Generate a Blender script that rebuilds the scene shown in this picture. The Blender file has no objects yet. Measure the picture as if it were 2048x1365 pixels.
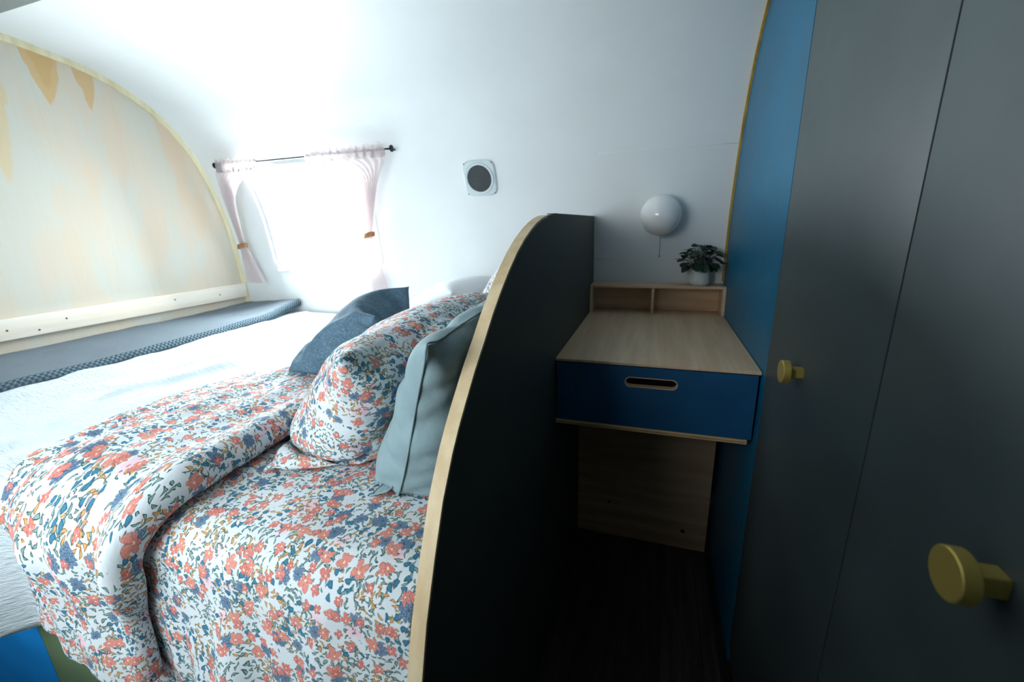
import bpy, bmesh, math, random
import numpy as np
from mathutils import Vector, Matrix, noise

random.seed(7)
np.random.seed(7)
scene = bpy.context.scene
COL = scene.collection
PI = math.pi

# ------------------------------------------------------------------ camera
cam_d = bpy.data.cameras.new('camera')
cam = bpy.data.objects.new('camera', cam_d)
COL.objects.link(cam)
right = Vector((0.94922686, 0.31324303, -0.0291062))
fwd = Vector((-0.30951836, 0.91336123, -0.26451776))
up = Vector((-0.05627387, 0.26009626, 0.96394148))
m = Matrix.Identity(4)
for i in range(3):
    m[i][0] = right[i]; m[i][1] = up[i]; m[i][2] = -fwd[i]
m.translation = Vector((0.24372887, -1.07900598, 0.35294635))
cam.matrix_world = m
cam_d.sensor_width = 36.0
cam_d.sensor_fit = 'HORIZONTAL'
cam_d.lens = 848.33 / 2048 * 36.0
cam_d.clip_start = 0.02
cam_d.dof.use_dof = True
cam_d.dof.focus_distance = 0.80
cam_d.dof.aperture_fstop = 4.5
scene.camera = cam

# ------------------------------------------------------------------ daylight
world = bpy.data.worlds.new('overcast_sky')
scene.world = world
world.use_nodes = True
wb = world.node_tree.nodes['Background']
wb.inputs[0].default_value = (0.86, 0.94, 1.0, 1)
wb.inputs[1].default_value = 2.6


def area(name, loc, target, sx, sy, energy, color):
    d = bpy.data.lights.new(name, 'AREA')
    d.shape = 'RECTANGLE'; d.size = sx; d.size_y = sy
    d.energy = energy; d.color = color
    o = bpy.data.objects.new(name, d); COL.objects.link(o)
    o.location = loc
    o.rotation_euler = (Vector(target) - Vector(loc)).to_track_quat('-Z', 'Y').to_euler()
    return o


# daylight entering at the window over the bed and at the window opposite it
area('daylight_bed_window', (-1.50, 1.00, 0.52), (0.0, 0.0, 0.42), 0.85, 0.7, 72, (0.90, 0.96, 1.0))
area('daylight_facing_window', (-0.66, -1.64, 0.48), (-0.70, 0.0, 0.30), 0.9, 0.7, 12, (0.92, 0.97, 1.0))

scene.view_settings.view_transform = 'Standard'
scene.view_settings.look = 'None'
scene.view_settings.exposure = 0.45
scene.view_settings.gamma = 1.0
scene.view_settings.use_curve_mapping = False


# ------------------------------------------------------------------ helpers
def srgb(r, g, b):
    def c(x):
        x /= 255.0
        return x / 12.92 if x <= 0.04045 else ((x + 0.055) / 1.055) ** 2.4
    return (c(r), c(g), c(b), 1.0)


def empty(name, loc, label=None, cat=None, group=None):
    o = bpy.data.objects.new(name, None)
    COL.objects.link(o); o.location = loc
    o.empty_display_size = 0.05
    tag(o, label, cat, group)
    return o


def tag(o, label=None, cat=None, group=None, kind=None):
    if label: o['label'] = label
    if cat: o['category'] = cat
    if group: o['group'] = group
    if kind: o['kind'] = kind
    return o


def world_loc(o):
    v = Vector((0, 0, 0))
    while o is not None:
        v = v + o.location; o = o.parent
    return v


def mesh(name, verts, faces, mat=None, parent=None, smooth=False, origin=None, uvs=None):
    """world-space verts; object placed at origin (default: mean of bounds bottom)"""
    V = np.array([tuple(v) for v in verts], dtype=float)
    if origin is None:
        lo, hi = V.min(0), V.max(0)
        origin = ((lo[0] + hi[0]) / 2, (lo[1] + hi[1]) / 2, lo[2])
    o0 = np.array(origin, dtype=float)
    me = bpy.data.meshes.new(name)
    me.from_pydata((V - o0).tolist(), [], [list(f) for f in faces])
    if uvs is not None:
        l = me.uv_layers.new(name='UVMap')
        vi = np.zeros(len(me.loops), dtype=np.int32)
        me.loops.foreach_get('vertex_index', vi)
        l.data.foreach_set('uv', np.array(uvs, dtype=np.float32)[vi].ravel())
    me.update()
    if smooth:
        me.polygons.foreach_set('use_smooth', [True] * len(me.polygons))
    o = bpy.data.objects.new(name, me)
    COL.objects.link(o)
    if parent is not None:
        o.parent = parent
        o.location = Vector(origin) - world_loc(parent)
    else:
        o.location = origin
    if mat is not None:
        me.materials.append(mat)
    return o


def bm_mesh(name, bm, mat, parent=None, smooth=False, origin=None, auto=None):
    bm.normal_update()
    bm.verts.index_update()
    verts = [v.co.copy() for v in bm.verts]
    faces = [[v.index for v in f.verts] for f in bm.faces]
    bm.free()
    o = mesh(name, verts, faces, mat, parent, smooth, origin)
    if auto:
        o.data.set_sharp_from_angle(angle=math.radians(auto))
    return o


def box_bm(lo, hi, bev=0.0, seg=2):
    bm = bmesh.new()
    bmesh.ops.create_cube(bm, size=1)
    for v in bm.verts:
        v.co = Vector([lo[i] + (v.co[i] + 0.5) * (hi[i] - lo[i]) for i in range(3)])
    if bev > 0:
        bmesh.ops.bevel(bm, geom=list(bm.edges), offset=bev, segments=seg, affect='EDGES', profile=0.6)
    return bm


def box(name, lo, hi, mat, parent=None, bev=0.0015, seg=2):
    return bm_mesh(name, box_bm(lo, hi, bev, seg), mat, parent, smooth=True, auto=40)


def tube_data(path, r, n=10, cap=True):
    P = [Vector(p) for p in path]
    V, F = [], []
    prev = None
    rs = r if isinstance(r, (list, tuple)) else [r] * len(P)
    for i, p in enumerate(P):
        t = (P[min(i + 1, len(P) - 1)] - P[max(i - 1, 0)]).normalized()
        if prev is None:
            a = Vector((0, 0, 1)) if abs(t.z) < 0.9 else Vector((1, 0, 0))
            u = t.cross(a).normalized()
        else:
            u = (prev - t * prev.dot(t)).normalized()
        prev = u
        w = t.cross(u)
        for k in range(n):
            an = 2 * PI * k / n
            V.append(p + (u * math.cos(an) + w * math.sin(an)) * rs[i])
    for i in range(len(P) - 1):
        for k in range(n):
            a = i * n + k; b = i * n + (k + 1) % n
            F.append((a, b, b + n, a + n))
    if cap:
        F.append(tuple(range(n - 1, -1, -1)))
        F.append(tuple((len(P) - 1) * n + k for k in range(n)))
    return V, F


def tube(name, path, r, mat, parent=None, n=10):
    V, F = tube_data(path, r, n)
    o = mesh(name, V, F, mat, parent, smooth=True)
    o.data.set_sharp_from_angle(angle=math.radians(50))
    return o


def lathe(name, prof, base, axis, mat, parent=None, n=32, sharp=40):
    """prof: list of (r, h) along axis from base"""
    ax = Vector(axis).normalized()
    q = Vector((0, 0, 1)).rotation_difference(ax)
    V, F = [], []
    for r, h in prof:
        for k in range(n):
            an = 2 * PI * k / n
            V.append(Vector(base) + q @ Vector((r * math.cos(an), r * math.sin(an), h)))
    for i in range(len(prof) - 1):
        for k in range(n):
            a = i * n + k; b = i * n + (k + 1) % n
            F.append((a, b, b + n, a + n))
    F.append(tuple(range(n - 1, -1, -1)))
    F.append(tuple((len(prof) - 1) * n + k for k in range(n)))
    o = mesh(name, V, F, mat, parent, smooth=True)
    o.data.set_sharp_from_angle(angle=math.radians(sharp))
    return o


def fbm(x, y, z=0.0, o=3):
    v, a, f = 0.0, 1.0, 1.0
    for _ in range(o):
        v += a * noise.noise(Vector((x * f, y * f, z * f + 3.7)))
        a *= 0.5; f *= 2.0
    return v


# ------------------------------------------------------------------ materials
class NT:
    """tiny node builder"""
    def __init__(self, tree):
        self.t = tree; self.n = tree.nodes; self.l = tree.links

    def node(self, typ, **kw):
        x = self.n.new(typ)
        for k, v in kw.items():
            setattr(x, k, v)
        return x

    def put(self, inp, v):
        if isinstance(v, bpy.types.NodeSocket):
            self.l.new(v, inp)
        elif v is not None:
            inp.default_value = v

    def math(self, op, a, b=None, c=None, clamp=False):
        x = self.node('ShaderNodeMath', operation=op, use_clamp=clamp)
        self.put(x.inputs[0], a)
        if b is not None: self.put(x.inputs[1], b)
        if c is not None: self.put(x.inputs[2], c)
        return x.outputs[0]

    def vmath(self, op, a, b=None):
        x = self.node('ShaderNodeVectorMath', operation=op)
        self.put(x.inputs[0], a)
        if b is not None: self.put(x.inputs[1], b)
        return x.outputs[1] if op in ('LENGTH', 'DOT_PRODUCT') else x.outputs[0]

    def mix(self, fac, a, b, mode='MIX'):
        x = self.node('ShaderNodeMix', data_type='RGBA', blend_type=mode)
        self.put(x.inputs[0], fac); self.put(x.inputs[6], a); self.put(x.inputs[7], b)
        return x.outputs[2]

    def smooth(self, v, lo, hi, a=0.0, b=1.0):
        x = self.node('ShaderNodeMapRange', interpolation_type='SMOOTHSTEP')
        self.put(x.inputs[0], v)
        x.inputs[1].default_value = lo; x.inputs[2].default_value = hi
        x.inputs[3].default_value = a; x.inputs[4].default_value = b
        return x.outputs[0]

    def noise(self, vec, scale, detail=3, rough=0.5, dim='3D'):
        x = self.node('ShaderNodeTexNoise', noise_dimensions=dim)
        self.put(x.inputs['Vector'], vec)
        x.inputs['Scale'].default_value = scale
        x.inputs['Detail'].default_value = detail
        x.inputs['Roughness'].default_value = rough
        return x.outputs[0]

    def mapping(self, vec, scale=(1, 1, 1), loc=(0, 0, 0), rot=(0, 0, 0)):
        x = self.node('ShaderNodeMapping')
        self.put(x.inputs[0], vec)
        x.inputs[1].default_value = loc; x.inputs[2].default_value = rot; x.inputs[3].default_value = scale
        return x.outputs[0]

    def xyz(self, vec):
        x = self.node('ShaderNodeSeparateXYZ'); self.put(x.inputs[0], vec)
        return x.outputs

    def bump(self, h, strength=0.3, dist=0.01):
        x = self.node('ShaderNodeBump')
        x.inputs['Strength'].default_value = strength
        x.inputs['Distance'].default_value = dist
        self.put(x.inputs['Height'], h)
        return x.outputs[0]

    def geo_pos(self):
        return self.node('ShaderNodeNewGeometry').outputs['Position']

    def obj(self):
        return self.node('ShaderNodeTexCoord').outputs['Object']

    def uv(self):
        return self.node('ShaderNodeTexCoord').outputs['UV']


def material(name, color=(0.8, 0.8, 0.8, 1), rough=0.5, metal=0.0, **kw):
    mt = bpy.data.materials.new(name)
    mt.use_nodes = True
    b = mt.node_tree.nodes['Principled BSDF']
    b.inputs['Base Color'].default_value = color
    b.inputs['Roughness'].default_value = rough
    b.inputs['Metallic'].default_value = metal
    for k, v in kw.items():
        b.inputs[k].default_value = v
    return mt, NT(mt.node_tree), b


def painted(name, color, rough=0.5, var=0.06, scale=14.0, bump=0.03, bscale=300.0, spec=0.5):
    """painted / laminated surface with slight mottling and a fine grain"""
    mt, t, b = material(name, color, rough)
    p = t.geo_pos()
    n = t.noise(p, scale, 4, 0.55)
    dark = tuple(c * (1 - var * 2) for c in color[:3]) + (1,)
    light = tuple(min(1, c * (1 + var * 2)) for c in color[:3]) + (1,)
    t.put(b.inputs['Base Color'], t.mix(t.smooth(n, 0.3, 0.7), dark, light))
    t.put(b.inputs['Roughness'], t.smooth(n, 0.2, 0.8, rough - 0.05, rough + 0.05))
    b.inputs['Specular IOR Level'].default_value = spec
    if bump:
        t.put(b.inputs['Normal'], t.bump(t.noise(p, bscale, 2), bump, 0.002))
    return mt


def wood(name, light, dark, axis='Y', rough=0.5, scale=1.0, ring=9.0):
    """fine straight grain along an axis"""
    mt, t, b = material(name, light, rough)
    p = t.geo_pos()
    sc = {'X': (1.2, 16, 16), 'Y': (16, 1.2, 16), 'Z': (16, 16, 1.2)}[axis]
    v = t.mapping(p, tuple(s * scale for s in sc))
    n1 = t.noise(v, 2.0, 5, 0.6)
    n2 = t.noise(t.mapping(p, tuple(s * scale * 0.25 for s in sc)), 2.0, 3, 0.5)
    f = t.math('ADD', t.math('MULTIPLY', n1, 0.6), t.math('MULTIPLY', n2, 0.4))
    t.put(b.inputs['Base Color'], t.mix(t.smooth(f, 0.36, 0.66), dark, light))
    t.put(b.inputs['Normal'], t.bump(n1, 0.06, 0.002))
    return mt


M = {}
M['white_wall'] = painted('white_wall_paint', (0.80, 0.835, 0.845, 1), 0.55, 0.012, 3.0, 0.05, 160)
M['grey_laminate'] = painted('grey_green_laminate', (0.066, 0.090, 0.095, 1), 0.5, 0.05, 9.0, 0.05, 420)
M['dark_laminate'] = painted('dark_green_grey_laminate', (0.068, 0.080, 0.074, 1), 0.6, 0.05, 9.0, 0.05, 420, 0.35)
M['blue_paint'] = painted('blue_stained_panel', (0.003, 0.14, 0.265, 1), 0.42, 0.05, 7.0, 0.04, 420)
M['blue_drawer'] = painted('blue_drawer_laminate', (0.006, 0.085, 0.21, 1), 0.5, 0.05, 9.0, 0.05, 420)
M['blue_base'] = painted('bright_blue_panel', (0.004, 0.29, 0.78, 1), 0.55, 0.03, 9.0, 0.05, 420)
M['green_base'] = painted('olive_green_panel', (0.17, 0.255, 0.135, 1), 0.55, 0.04, 9.0, 0.05, 420)
M['birch'] = wood('birch_plywood', srgb(236, 208, 174), srgb(218, 184, 146), 'Y', 0.45)
M['birch_x'] = wood('birch_plywood_crosswise', srgb(232, 202, 168), srgb(210, 174, 134), 'X', 0.45)
M['ply_edge'] = wood('plywood_edge', srgb(226, 206, 168), srgb(204, 178, 136), 'Z', 0.55)
M['pine'] = wood('pale_pine', srgb(246, 240, 228), srgb(236, 224, 204), 'Y', 0.5)
M['trim_wood'] = wood('bent_trim_wood', srgb(238, 230, 198), srgb(220, 208, 166), 'Z', 0.5)
M['ochre_trim'] = wood('ochre_edge_trim', srgb(196, 160, 70), srgb(150, 116, 44), 'Z', 0.5)
M['brass'] = material('brushed_brass', (0.66, 0.50, 0.13, 1), 0.42, 0.55)[0]
M['black_metal'] = material('black_metal', (0.012, 0.013, 0.014, 1), 0.4, 0.6)[0]
M['screw'] = material('dull_screw', (0.10, 0.11, 0.11, 1), 0.5, 0.7)[0]
M['white_metal'] = painted('white_window_frame', (0.80, 0.83, 0.84, 1), 0.4, 0.01)
M['grey_plastic'] = painted('pale_grey_plastic', (0.60, 0.68, 0.70, 1), 0.45, 0.02, 30)
M['ceiling_grey'] = painted('grey_green_metal', (0.16, 0.185, 0.18, 1), 0.5, 0.03)
M['leather'] = painted('tan_leather', srgb(150, 108, 62), 0.6, 0.15, 60)
M['ceramic'] = material('white_ceramic', (0.72, 0.75, 0.75, 1), 0.5)[0]
M['soil'] = painted('dark_soil', (0.01, 0.008, 0.006, 1), 0.9, 0.3, 120, 0.6, 200)
M['opal'] = material('opal_white_glass', (0.86, 0.87, 0.86, 1), 0.06, 0.0)[0]
M['chain'] = material('pull_chain_metal', (0.18, 0.18, 0.17, 1), 0.4, 0.8)[0]
M['mattress'] = painted('mattress_ticking', (0.6, 0.62, 0.64, 1), 0.9, 0.03)

# grille: fine perforation
mt, t, b = material('speaker_mesh', (0.02, 0.028, 0.032, 1), 0.6)
vo = t.node('ShaderNodeTexVoronoi'); t.put(vo.inputs['Vector'], t.geo_pos()); vo.inputs['Scale'].default_value = 420
t.put(b.inputs['Base Color'], t.mix(t.smooth(vo.outputs['Distance'], 0.2, 0.5), (0.006, 0.008, 0.01, 1), (0.04, 0.052, 0.058, 1)))
t.put(b.inputs['Normal'], t.bump(vo.outputs['Distance'], 0.4, 0.001))
M['mesh'] = mt

# window glass
mt = bpy.data.materials.new('clear_window_glass'); mt.use_nodes = True
t = NT(mt.node_tree)
for n_ in list(t.n):
    if n_.type != 'OUTPUT_MATERIAL': t.n.remove(n_)
tr = t.node('ShaderNodeBsdfTransparent'); gl = t.node('ShaderNodeBsdfGlossy')
gl.inputs['Roughness'].default_value = 0.02
fr = t.node('ShaderNodeFresnel'); fr.inputs[0].default_value = 1.45
mx = t.node('ShaderNodeMixShader')
tr.inputs[0].default_value = (0.96, 0.98, 0.98, 1)
t.l.new(fr.outputs[0], mx.inputs[0]); t.l.new(tr.outputs[0], mx.inputs[1]); t.l.new(gl.outputs[0], mx.inputs[2])
t.l.new(mx.outputs[0], t.n['Material Output'].inputs[0])
M['glass'] = mt

# sheer curtain
mt = bpy.data.materials.new('sheer_blush_cotton'); mt.use_nodes = True
t = NT(mt.node_tree)
for n_ in list(t.n):
    if n_.type != 'OUTPUT_MATERIAL': t.n.remove(n_)
df = t.node('ShaderNodeBsdfDiffuse'); tl = t.node('ShaderNodeBsdfTranslucent'); tp = t.node('ShaderNodeBsdfTransparent')
df.inputs[0].default_value = (0.78, 0.70, 0.70, 1); tl.inputs[0].default_value = (0.70, 0.60, 0.60, 1)
m1 = t.node('ShaderNodeMixShader'); m2 = t.node('ShaderNodeMixShader')
wv = t.noise(t.geo_pos(), 900, 2)
t.put(m2.inputs[0], t.smooth(wv, 0.3, 0.7, 0.18, 0.34))
m1.inputs[0].default_value = 0.35
t.l.new(df.outputs[0], m1.inputs[1]); t.l.new(tl.outputs[0], m1.inputs[2])
t.l.new(m1.outputs[0], m2.inputs[1]); t.l.new(tp.outputs[0], m2.inputs[2])
t.l.new(m2.outputs[0], t.n['Material Output'].inputs[0])
M['sheer'] = mt

# plywood sheet at the foot of the bed: rotary-cut veneer with tongues of heartwood
mt, t, b = material('rotary_cut_plywood', srgb(236, 224, 196), 0.8, **{'Specular IOR Level': 0.15})
p = t.geo_pos()
X_, Y_, Z_ = t.xyz(p)
warp = t.noise(t.mapping(p, (1, 3, 1.2)), 2.2, 3, 0.5)
warp2 = t.noise(t.mapping(p, (1, 9, 3)), 2.2, 3, 0.6)
col = t.mix(t.smooth(t.noise(t.mapping(p, (1, 3.0, 1.0), (0, 4.2, 1.1)), 2.0, 2, 0.5), 0.40, 0.62), srgb(222, 222, 208), srgb(230, 219, 198))
col = t.mix(t.smooth(t.noise(t.mapping(p, (1, 4.0, 1.3), (0, 1.7, 8.1)), 1.9, 2, 0.5), 0.52, 0.60, 0, 0.45), col, srgb(236, 214, 186))
col = t.mix(t.smooth(t.noise(t.mapping(p, (1, 40, 1.6)), 2.0, 4, 0.6), 0.35, 0.75, 0.0, 0.16), col, srgb(226, 200, 160))


def tongue(col, y0, w, z0, k, color, fac=0.85, soft=0.02):
    """parabolic tongue of darker veneer pointing down, tip at (y0, z0)"""
    yy = t.math('DIVIDE', t.math('SUBTRACT', t.math('ADD', Y_, t.math('MULTIPLY', t.math('SUBTRACT', warp2, 0.5), 0.05)), y0), w)
    h = t.math('ADD', z0, t.math('MULTIPLY', t.math('POWER', t.math('ABSOLUTE', yy), 1.5), k))
    d = t.math('SUBTRACT', t.math('ADD', Z_, t.math('MULTIPLY', t.math('SUBTRACT', warp, 0.5), 0.06)), h)
    mk = t.math('MULTIPLY', t.smooth(d, 0.0, soft), fac)
    return t.mix(mk, col, color)


col = tongue(col, 0.086, 0.05, 0.838, 0.16, srgb(230, 192, 132))
col = tongue(col, 0.092, 0.05, 0.90, 0.18, srgb(222, 180, 120), 0.5)
col = tongue(col, 0.216, 0.035, 0.845, 0.16, srgb(228, 190, 136))
col = tongue(col, -0.10, 0.06, 0.52, 0.35, srgb(236, 208, 150), 0.6, 0.05)
col = tongue(col, 0.56, 0.05, 0.30, 0.16, srgb(240, 206, 170), 0.4, 0.04)
t.put(b.inputs['Base Color'], t.mix(1.0, col, (0.84, 0.84, 0.86, 1), 'MULTIPLY'))
t.put(b.inputs['Normal'], t.bump(t.noise(t.mapping(p, (1, 60, 3)), 2, 3), 0.04, 0.001))
M['plywood'] = mt


# printed floral cotton ------------------------------------------------
def floral(name, base, off=(0, 0), bump_w=0.12):
    mt, t, b = material(name, base, 0.85)
    b.inputs['Specular IOR Level'].default_value = 0.15
    uv = t.mapping(t.uv(), (1.22, 1.22, 1), (off[0], off[1], 0))
    wob = t.node('ShaderNodeTexNoise', noise_dimensions='2D')
    t.put(wob.inputs['Vector'], uv); wob.inputs['Scale'].default_value = 60; wob.inputs['Detail'].default_value = 2
    wv = t.vmath('SCALE', t.vmath('SUBTRACT', wob.outputs['Color'], (0.5, 0.5, 0.5)))
    wv.node.inputs['Scale'].default_value = 0.008
    uvw = t.vmath('ADD', uv, wv)

    def cell(scale, seed, rnd=0.75):
        v = t.vmath('ADD', t.mapping(uvw, (scale, scale, 1)), (seed * 7.31, seed * 3.17, 0))
        vo = t.node('ShaderNodeTexVoronoi', voronoi_dimensions='2D', feature='F1')
        vo.inputs['Scale'].default_value = 1.0
        vo.inputs['Randomness'].default_value = rnd
        t.put(vo.inputs['Vector'], v)
        loc = t.vmath('SUBTRACT', v, vo.outputs['Position'])
        lx, ly, _ = t.xyz(loc)
        cs = t.node('ShaderNodeSeparateColor'); t.put(cs.inputs[0], vo.outputs['Color'])
        return lx, ly, cs.outputs[0], cs.outputs[1], cs.outputs[2]

    def flower(col, scale, seed, npet, R0, depth, keep, colA, colB, centre, rnd=0.7, line=None):
        lx, ly, a, k, c = cell(scale, seed, rnd)
        r = t.math('SQRT', t.math('ADD', t.math('MULTIPLY', lx, lx), t.math('MULTIPLY', ly, ly)))
        th = t.math('ADD', t.math('ARCTAN2', ly, lx), t.math('MULTIPLY', a, 6.283))
        # a lopsided bloom: squash along its own axis
        pc = t.math('ABSOLUTE', t.math('COSINE', t.math('MULTIPLY', th, npet / 2.0)))
        lop = t.math('ADD', 0.82, t.math('MULTIPLY', t.math('COSINE', th), 0.28))
        R = t.math('MULTIPLY', t.math('MULTIPLY', lop, R0), t.math('ADD', 1 - depth, t.math('MULTIPLY', t.math('POWER', pc, 0.7), depth)))
        R = t.math('MULTIPLY', R, t.math('ADD', 0.75, t.math('MULTIPLY', c, 0.45)))
        q = t.math('DIVIDE', r, R)
        on = t.math('LESS_THAN', k, keep)
        mk = t.math('MULTIPLY', t.smooth(q, 1.06, 0.9), on)
        cc = t.mix(t.smooth(q, 0.2, 0.95), colB, t.mix(c, colA, colB))
        if line is not None:
            cc = t.mix(t.math('MULTIPLY', t.smooth(q, 0.80, 0.98), 0.55), cc, line)
            cc = t.mix(t.math('MULTIPLY', t.smooth(pc, 0.35, 0.1), 0.5), cc, line)
        cc = t.mix(t.smooth(t.noise(uv, 420, 2, 0.6, '2D'), 0.35, 0.7, 0.0, 0.28), cc, base)
        cc = t.mix(t.smooth(q, 0.20, 0.12), cc, centre)
        return t.mix(mk, col, cc)

    def leaf(col, scale, seed, la, lb, keep, colA, line, thr, nscale, outline=0.5):
        lx, ly, a, k, c = cell(scale, seed, 0.9)
        ang = t.math('MULTIPLY', a, 6.283)
        ca, sa = t.math('COSINE', ang), t.math('SINE', ang)
        u = t.math('ADD', t.math('MULTIPLY', lx, ca), t.math('MULTIPLY', ly, sa))
        v = t.math('SUBTRACT', t.math('MULTIPLY', ly, ca), t.math('MULTIPLY', lx, sa))
        v = t.math('ADD', v, t.math('MULTIPLY', t.math('MULTIPLY', u, u), 0.9))
        # pointed leaf: width shrinks to the tip
        e = t.math('ADD', t.math('POWER', t.math('ABSOLUTE', t.math('DIVIDE', u, la)), 1.6), t.math('POWER', t.math('ABSOLUTE', t.math('DIVIDE', v, lb)), 1.4))
        nn = t.node('ShaderNodeTexNoise', noise_dimensions='2D')
        t.put(nn.inputs['Vector'], t.vmath('ADD', uv, (seed * 1.7, seed * 2.9, 0)))
        nn.inputs['Scale'].default_value = nscale; nn.inputs['Detail'].default_value = 1
        on = t.math('MULTIPLY', t.math('LESS_THAN', k, keep), t.math('GREATER_THAN', nn.outputs[0], thr))
        mk = t.math('MULTIPLY', t.smooth(e, 1.08, 0.88), on)
        cc = t.mix(t.math('MULTIPLY', t.smooth(e, 0.35, 0.7), outline), colA, line)
        return t.mix(mk, col, cc)

    col = t.mix(t.smooth(t.noise(uv, 9, 2, 0.5, '2D'), 0.3, 0.7), base, tuple(c * 0.97 for c in base[:3]) + (1,))
    # pale pink wash blooms, then leaves, buds and blooms
    col = flower(col, 16, 3.1, 5, 0.34, 0.35, 0.30, srgb(232, 206, 214), srgb(226, 190, 200), srgb(190, 140, 140), 0.9)
    col = leaf(col, 88, 1.3, 0.50, 0.17, 0.80, srgb(112, 146, 140), srgb(22, 56, 56), 0.44, 15, 0.95)
    col = leaf(col, 70, 2.4, 0.52, 0.18, 0.70, srgb(126, 158, 154), srgb(22, 58, 60), 0.46, 13, 1.0)
    col = leaf(col, 76, 4.7, 0.48, 0.20, 0.85, srgb(198, 158, 104), srgb(122, 80, 44), 0.52, 15, 0.85)
    col = leaf(col, 56, 6.2, 0.38, 0.28, 0.75, srgb(66, 122, 146), srgb(26, 74, 102), 0.53, 13, 0.6)
    col = flower(col, 24, 5.5, 9, 0.42, 0.35, 0.26, srgb(88, 124, 150), srgb(62, 98, 130), srgb(70, 92, 116), 0.65, srgb(42, 66, 96))
    col = flower(col, 27, 1.9, 5, 0.42, 0.56, 0.42, srgb(202, 96, 80), srgb(212, 126, 106), srgb(240, 215, 190), 0.7, srgb(138, 54, 50))
    col = flower(col, 36, 8.4, 5, 0.44, 0.60, 0.28, srgb(188, 80, 66), srgb(204, 110, 94), srgb(240, 215, 190), 0.8, srgb(124, 46, 44))
    t.put(b.inputs['Base Color'], col)
    h = t.math('ADD', t.noise(uv, 26, 3, 0.6, '2D'), t.math('MULTIPLY', t.noise(uv, 1500, 1, 0.5, '2D'), 0.05))
    t.put(b.inputs['Normal'], t.bump(h, bump_w, 0.02))
    return mt


M['floral'] = floral('floral_cotton_print', (0.63, 0.69, 0.72, 1))
M['floral_b'] = floral('floral_cotton_print_pillowcase', (0.63, 0.69, 0.72, 1), (3.3, 1.7))


def fabric(name, color, rough=0.9, scale=900.0, strength=0.3, crease=0.25, cscale=14.0, var=0.1, sheen=0.0, fleck=0.0):
    mt, t, b = material(name, color, rough)
    b.inputs['Specular IOR Level'].default_value = 0.1
    b.inputs['Sheen Weight'].default_value = sheen
    p = t.geo_pos()
    n = t.noise(p, cscale, 4, 0.6)
    n2 = t.noise(p, scale, 2)
    c = t.mix(t.smooth(n, 0.3, 0.7), tuple(x * (1 - var) for x in color[:3]) + (1,), tuple(min(1, x * (1 + var)) for x in color[:3]) + (1,))
    if fleck:
        c = t.mix(t.smooth(t.noise(p, 240, 3, 0.8), 0.50, 0.66, 0, fleck), c, tuple(min(1, x * 2.2) for x in color[:3]) + (1,))
    t.put(b.inputs['Base Color'], c)
    t.put(b.inputs['Normal'], t.bump(t.math('ADD', t.math('MULTIPLY', n, crease), t.math('MULTIPLY', n2, 0.04)), strength, 0.02))
    return mt


M['sage'] = fabric('sage_blue_linen', (0.24, 0.335, 0.36, 1), cscale=11, crease=0.5, strength=0.35, var=0.08)
M['slate'] = fabric('slate_blue_wool', (0.085, 0.145, 0.195, 1), cscale=20, fleck=0.8, sheen=0.0)
M['white_linen'] = fabric('white_linen', (0.76, 0.80, 0.82, 1), var=0.02)

# crinkled white quilt cotton
mt, t, b = material('crinkled_white_cotton', (0.62, 0.70, 0.74, 1), 0.9)
b.inputs['Specular IOR Level'].default_value = 0.1
uv = t.uv()
cr = t.noise(t.mapping(uv, (5, 16, 1)), 5.0, 5, 0.62, '2D')
cr2 = t.noise(t.mapping(uv, (9, 40, 1), (3, 1, 0)), 5.0, 4, 0.6, '2D')
t.put(b.inputs['Normal'], t.bump(t.math('ADD', cr, t.math('MULTIPLY', cr2, 0.5)), 0.5, 0.018))
M['quilt'] = mt

# knitted / waffle blanket
mt, t, b = material('grey_blue_knit', (0.30, 0.37, 0.42, 1), 0.95)
b.inputs['Specular IOR Level'].default_value = 0.08
uv = t.uv()
u_, v_, _ = t.xyz(uv)
kn = t.math('MULTIPLY', t.math('SINE', t.math('MULTIPLY', u_, 2 * PI / 0.007)), t.math('SINE', t.math('MULTIPLY', v_, 2 * PI / 0.0095)))
t.put(b.inputs['Base Color'], t.mix(t.smooth(kn, -0.7, 0.5), (0.15, 0.205, 0.245, 1), (0.34, 0.41, 0.46, 1)))
t.put(b.inputs['Normal'], t.bump(kn, 0.8, 0.006))
M['knit'] = mt

# chunky rib of the blanket border, edge shade put into its darker colours
mt, t, b = material('shaded_knit_rib', (0.15, 0.22, 0.26, 1), 0.95)
b.inputs['Specular IOR Level'].default_value = 0.08
u_, v_, _ = t.xyz(t.uv())
sh_ = t.math('MULTIPLY', t.math('SINE', t.math('MULTIPLY', u_, 2 * PI / 0.0186)), 1.0)
kn = t.math('MULTIPLY', sh_, t.math('SINE', t.math('ADD', t.math('MULTIPLY', v_, 2 * PI / 0.015), 0.6)))
t.put(b.inputs['Base Color'], t.mix(t.smooth(kn, -0.5, 0.6), (0.075, 0.12, 0.15, 1), (0.19, 0.26, 0.30, 1)))
t.put(b.inputs['Normal'], t.bump(kn, 0.9, 0.006))
M['knit_rib'] = mt

# plant leaf
mt, t, b = material('dark_green_leaf', (0.012, 0.045, 0.022, 1), 0.4)
t.put(b.inputs['Base Color'], t.mix(t.noise(t.geo_pos(), 60, 3), (0.006, 0.026, 0.014, 1), (0.022, 0.07, 0.035, 1)))
M['leaf'] = mt
M['stem'] = material('green_stem', (0.03, 0.05, 0.025, 1), 0.5)[0]

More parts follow.
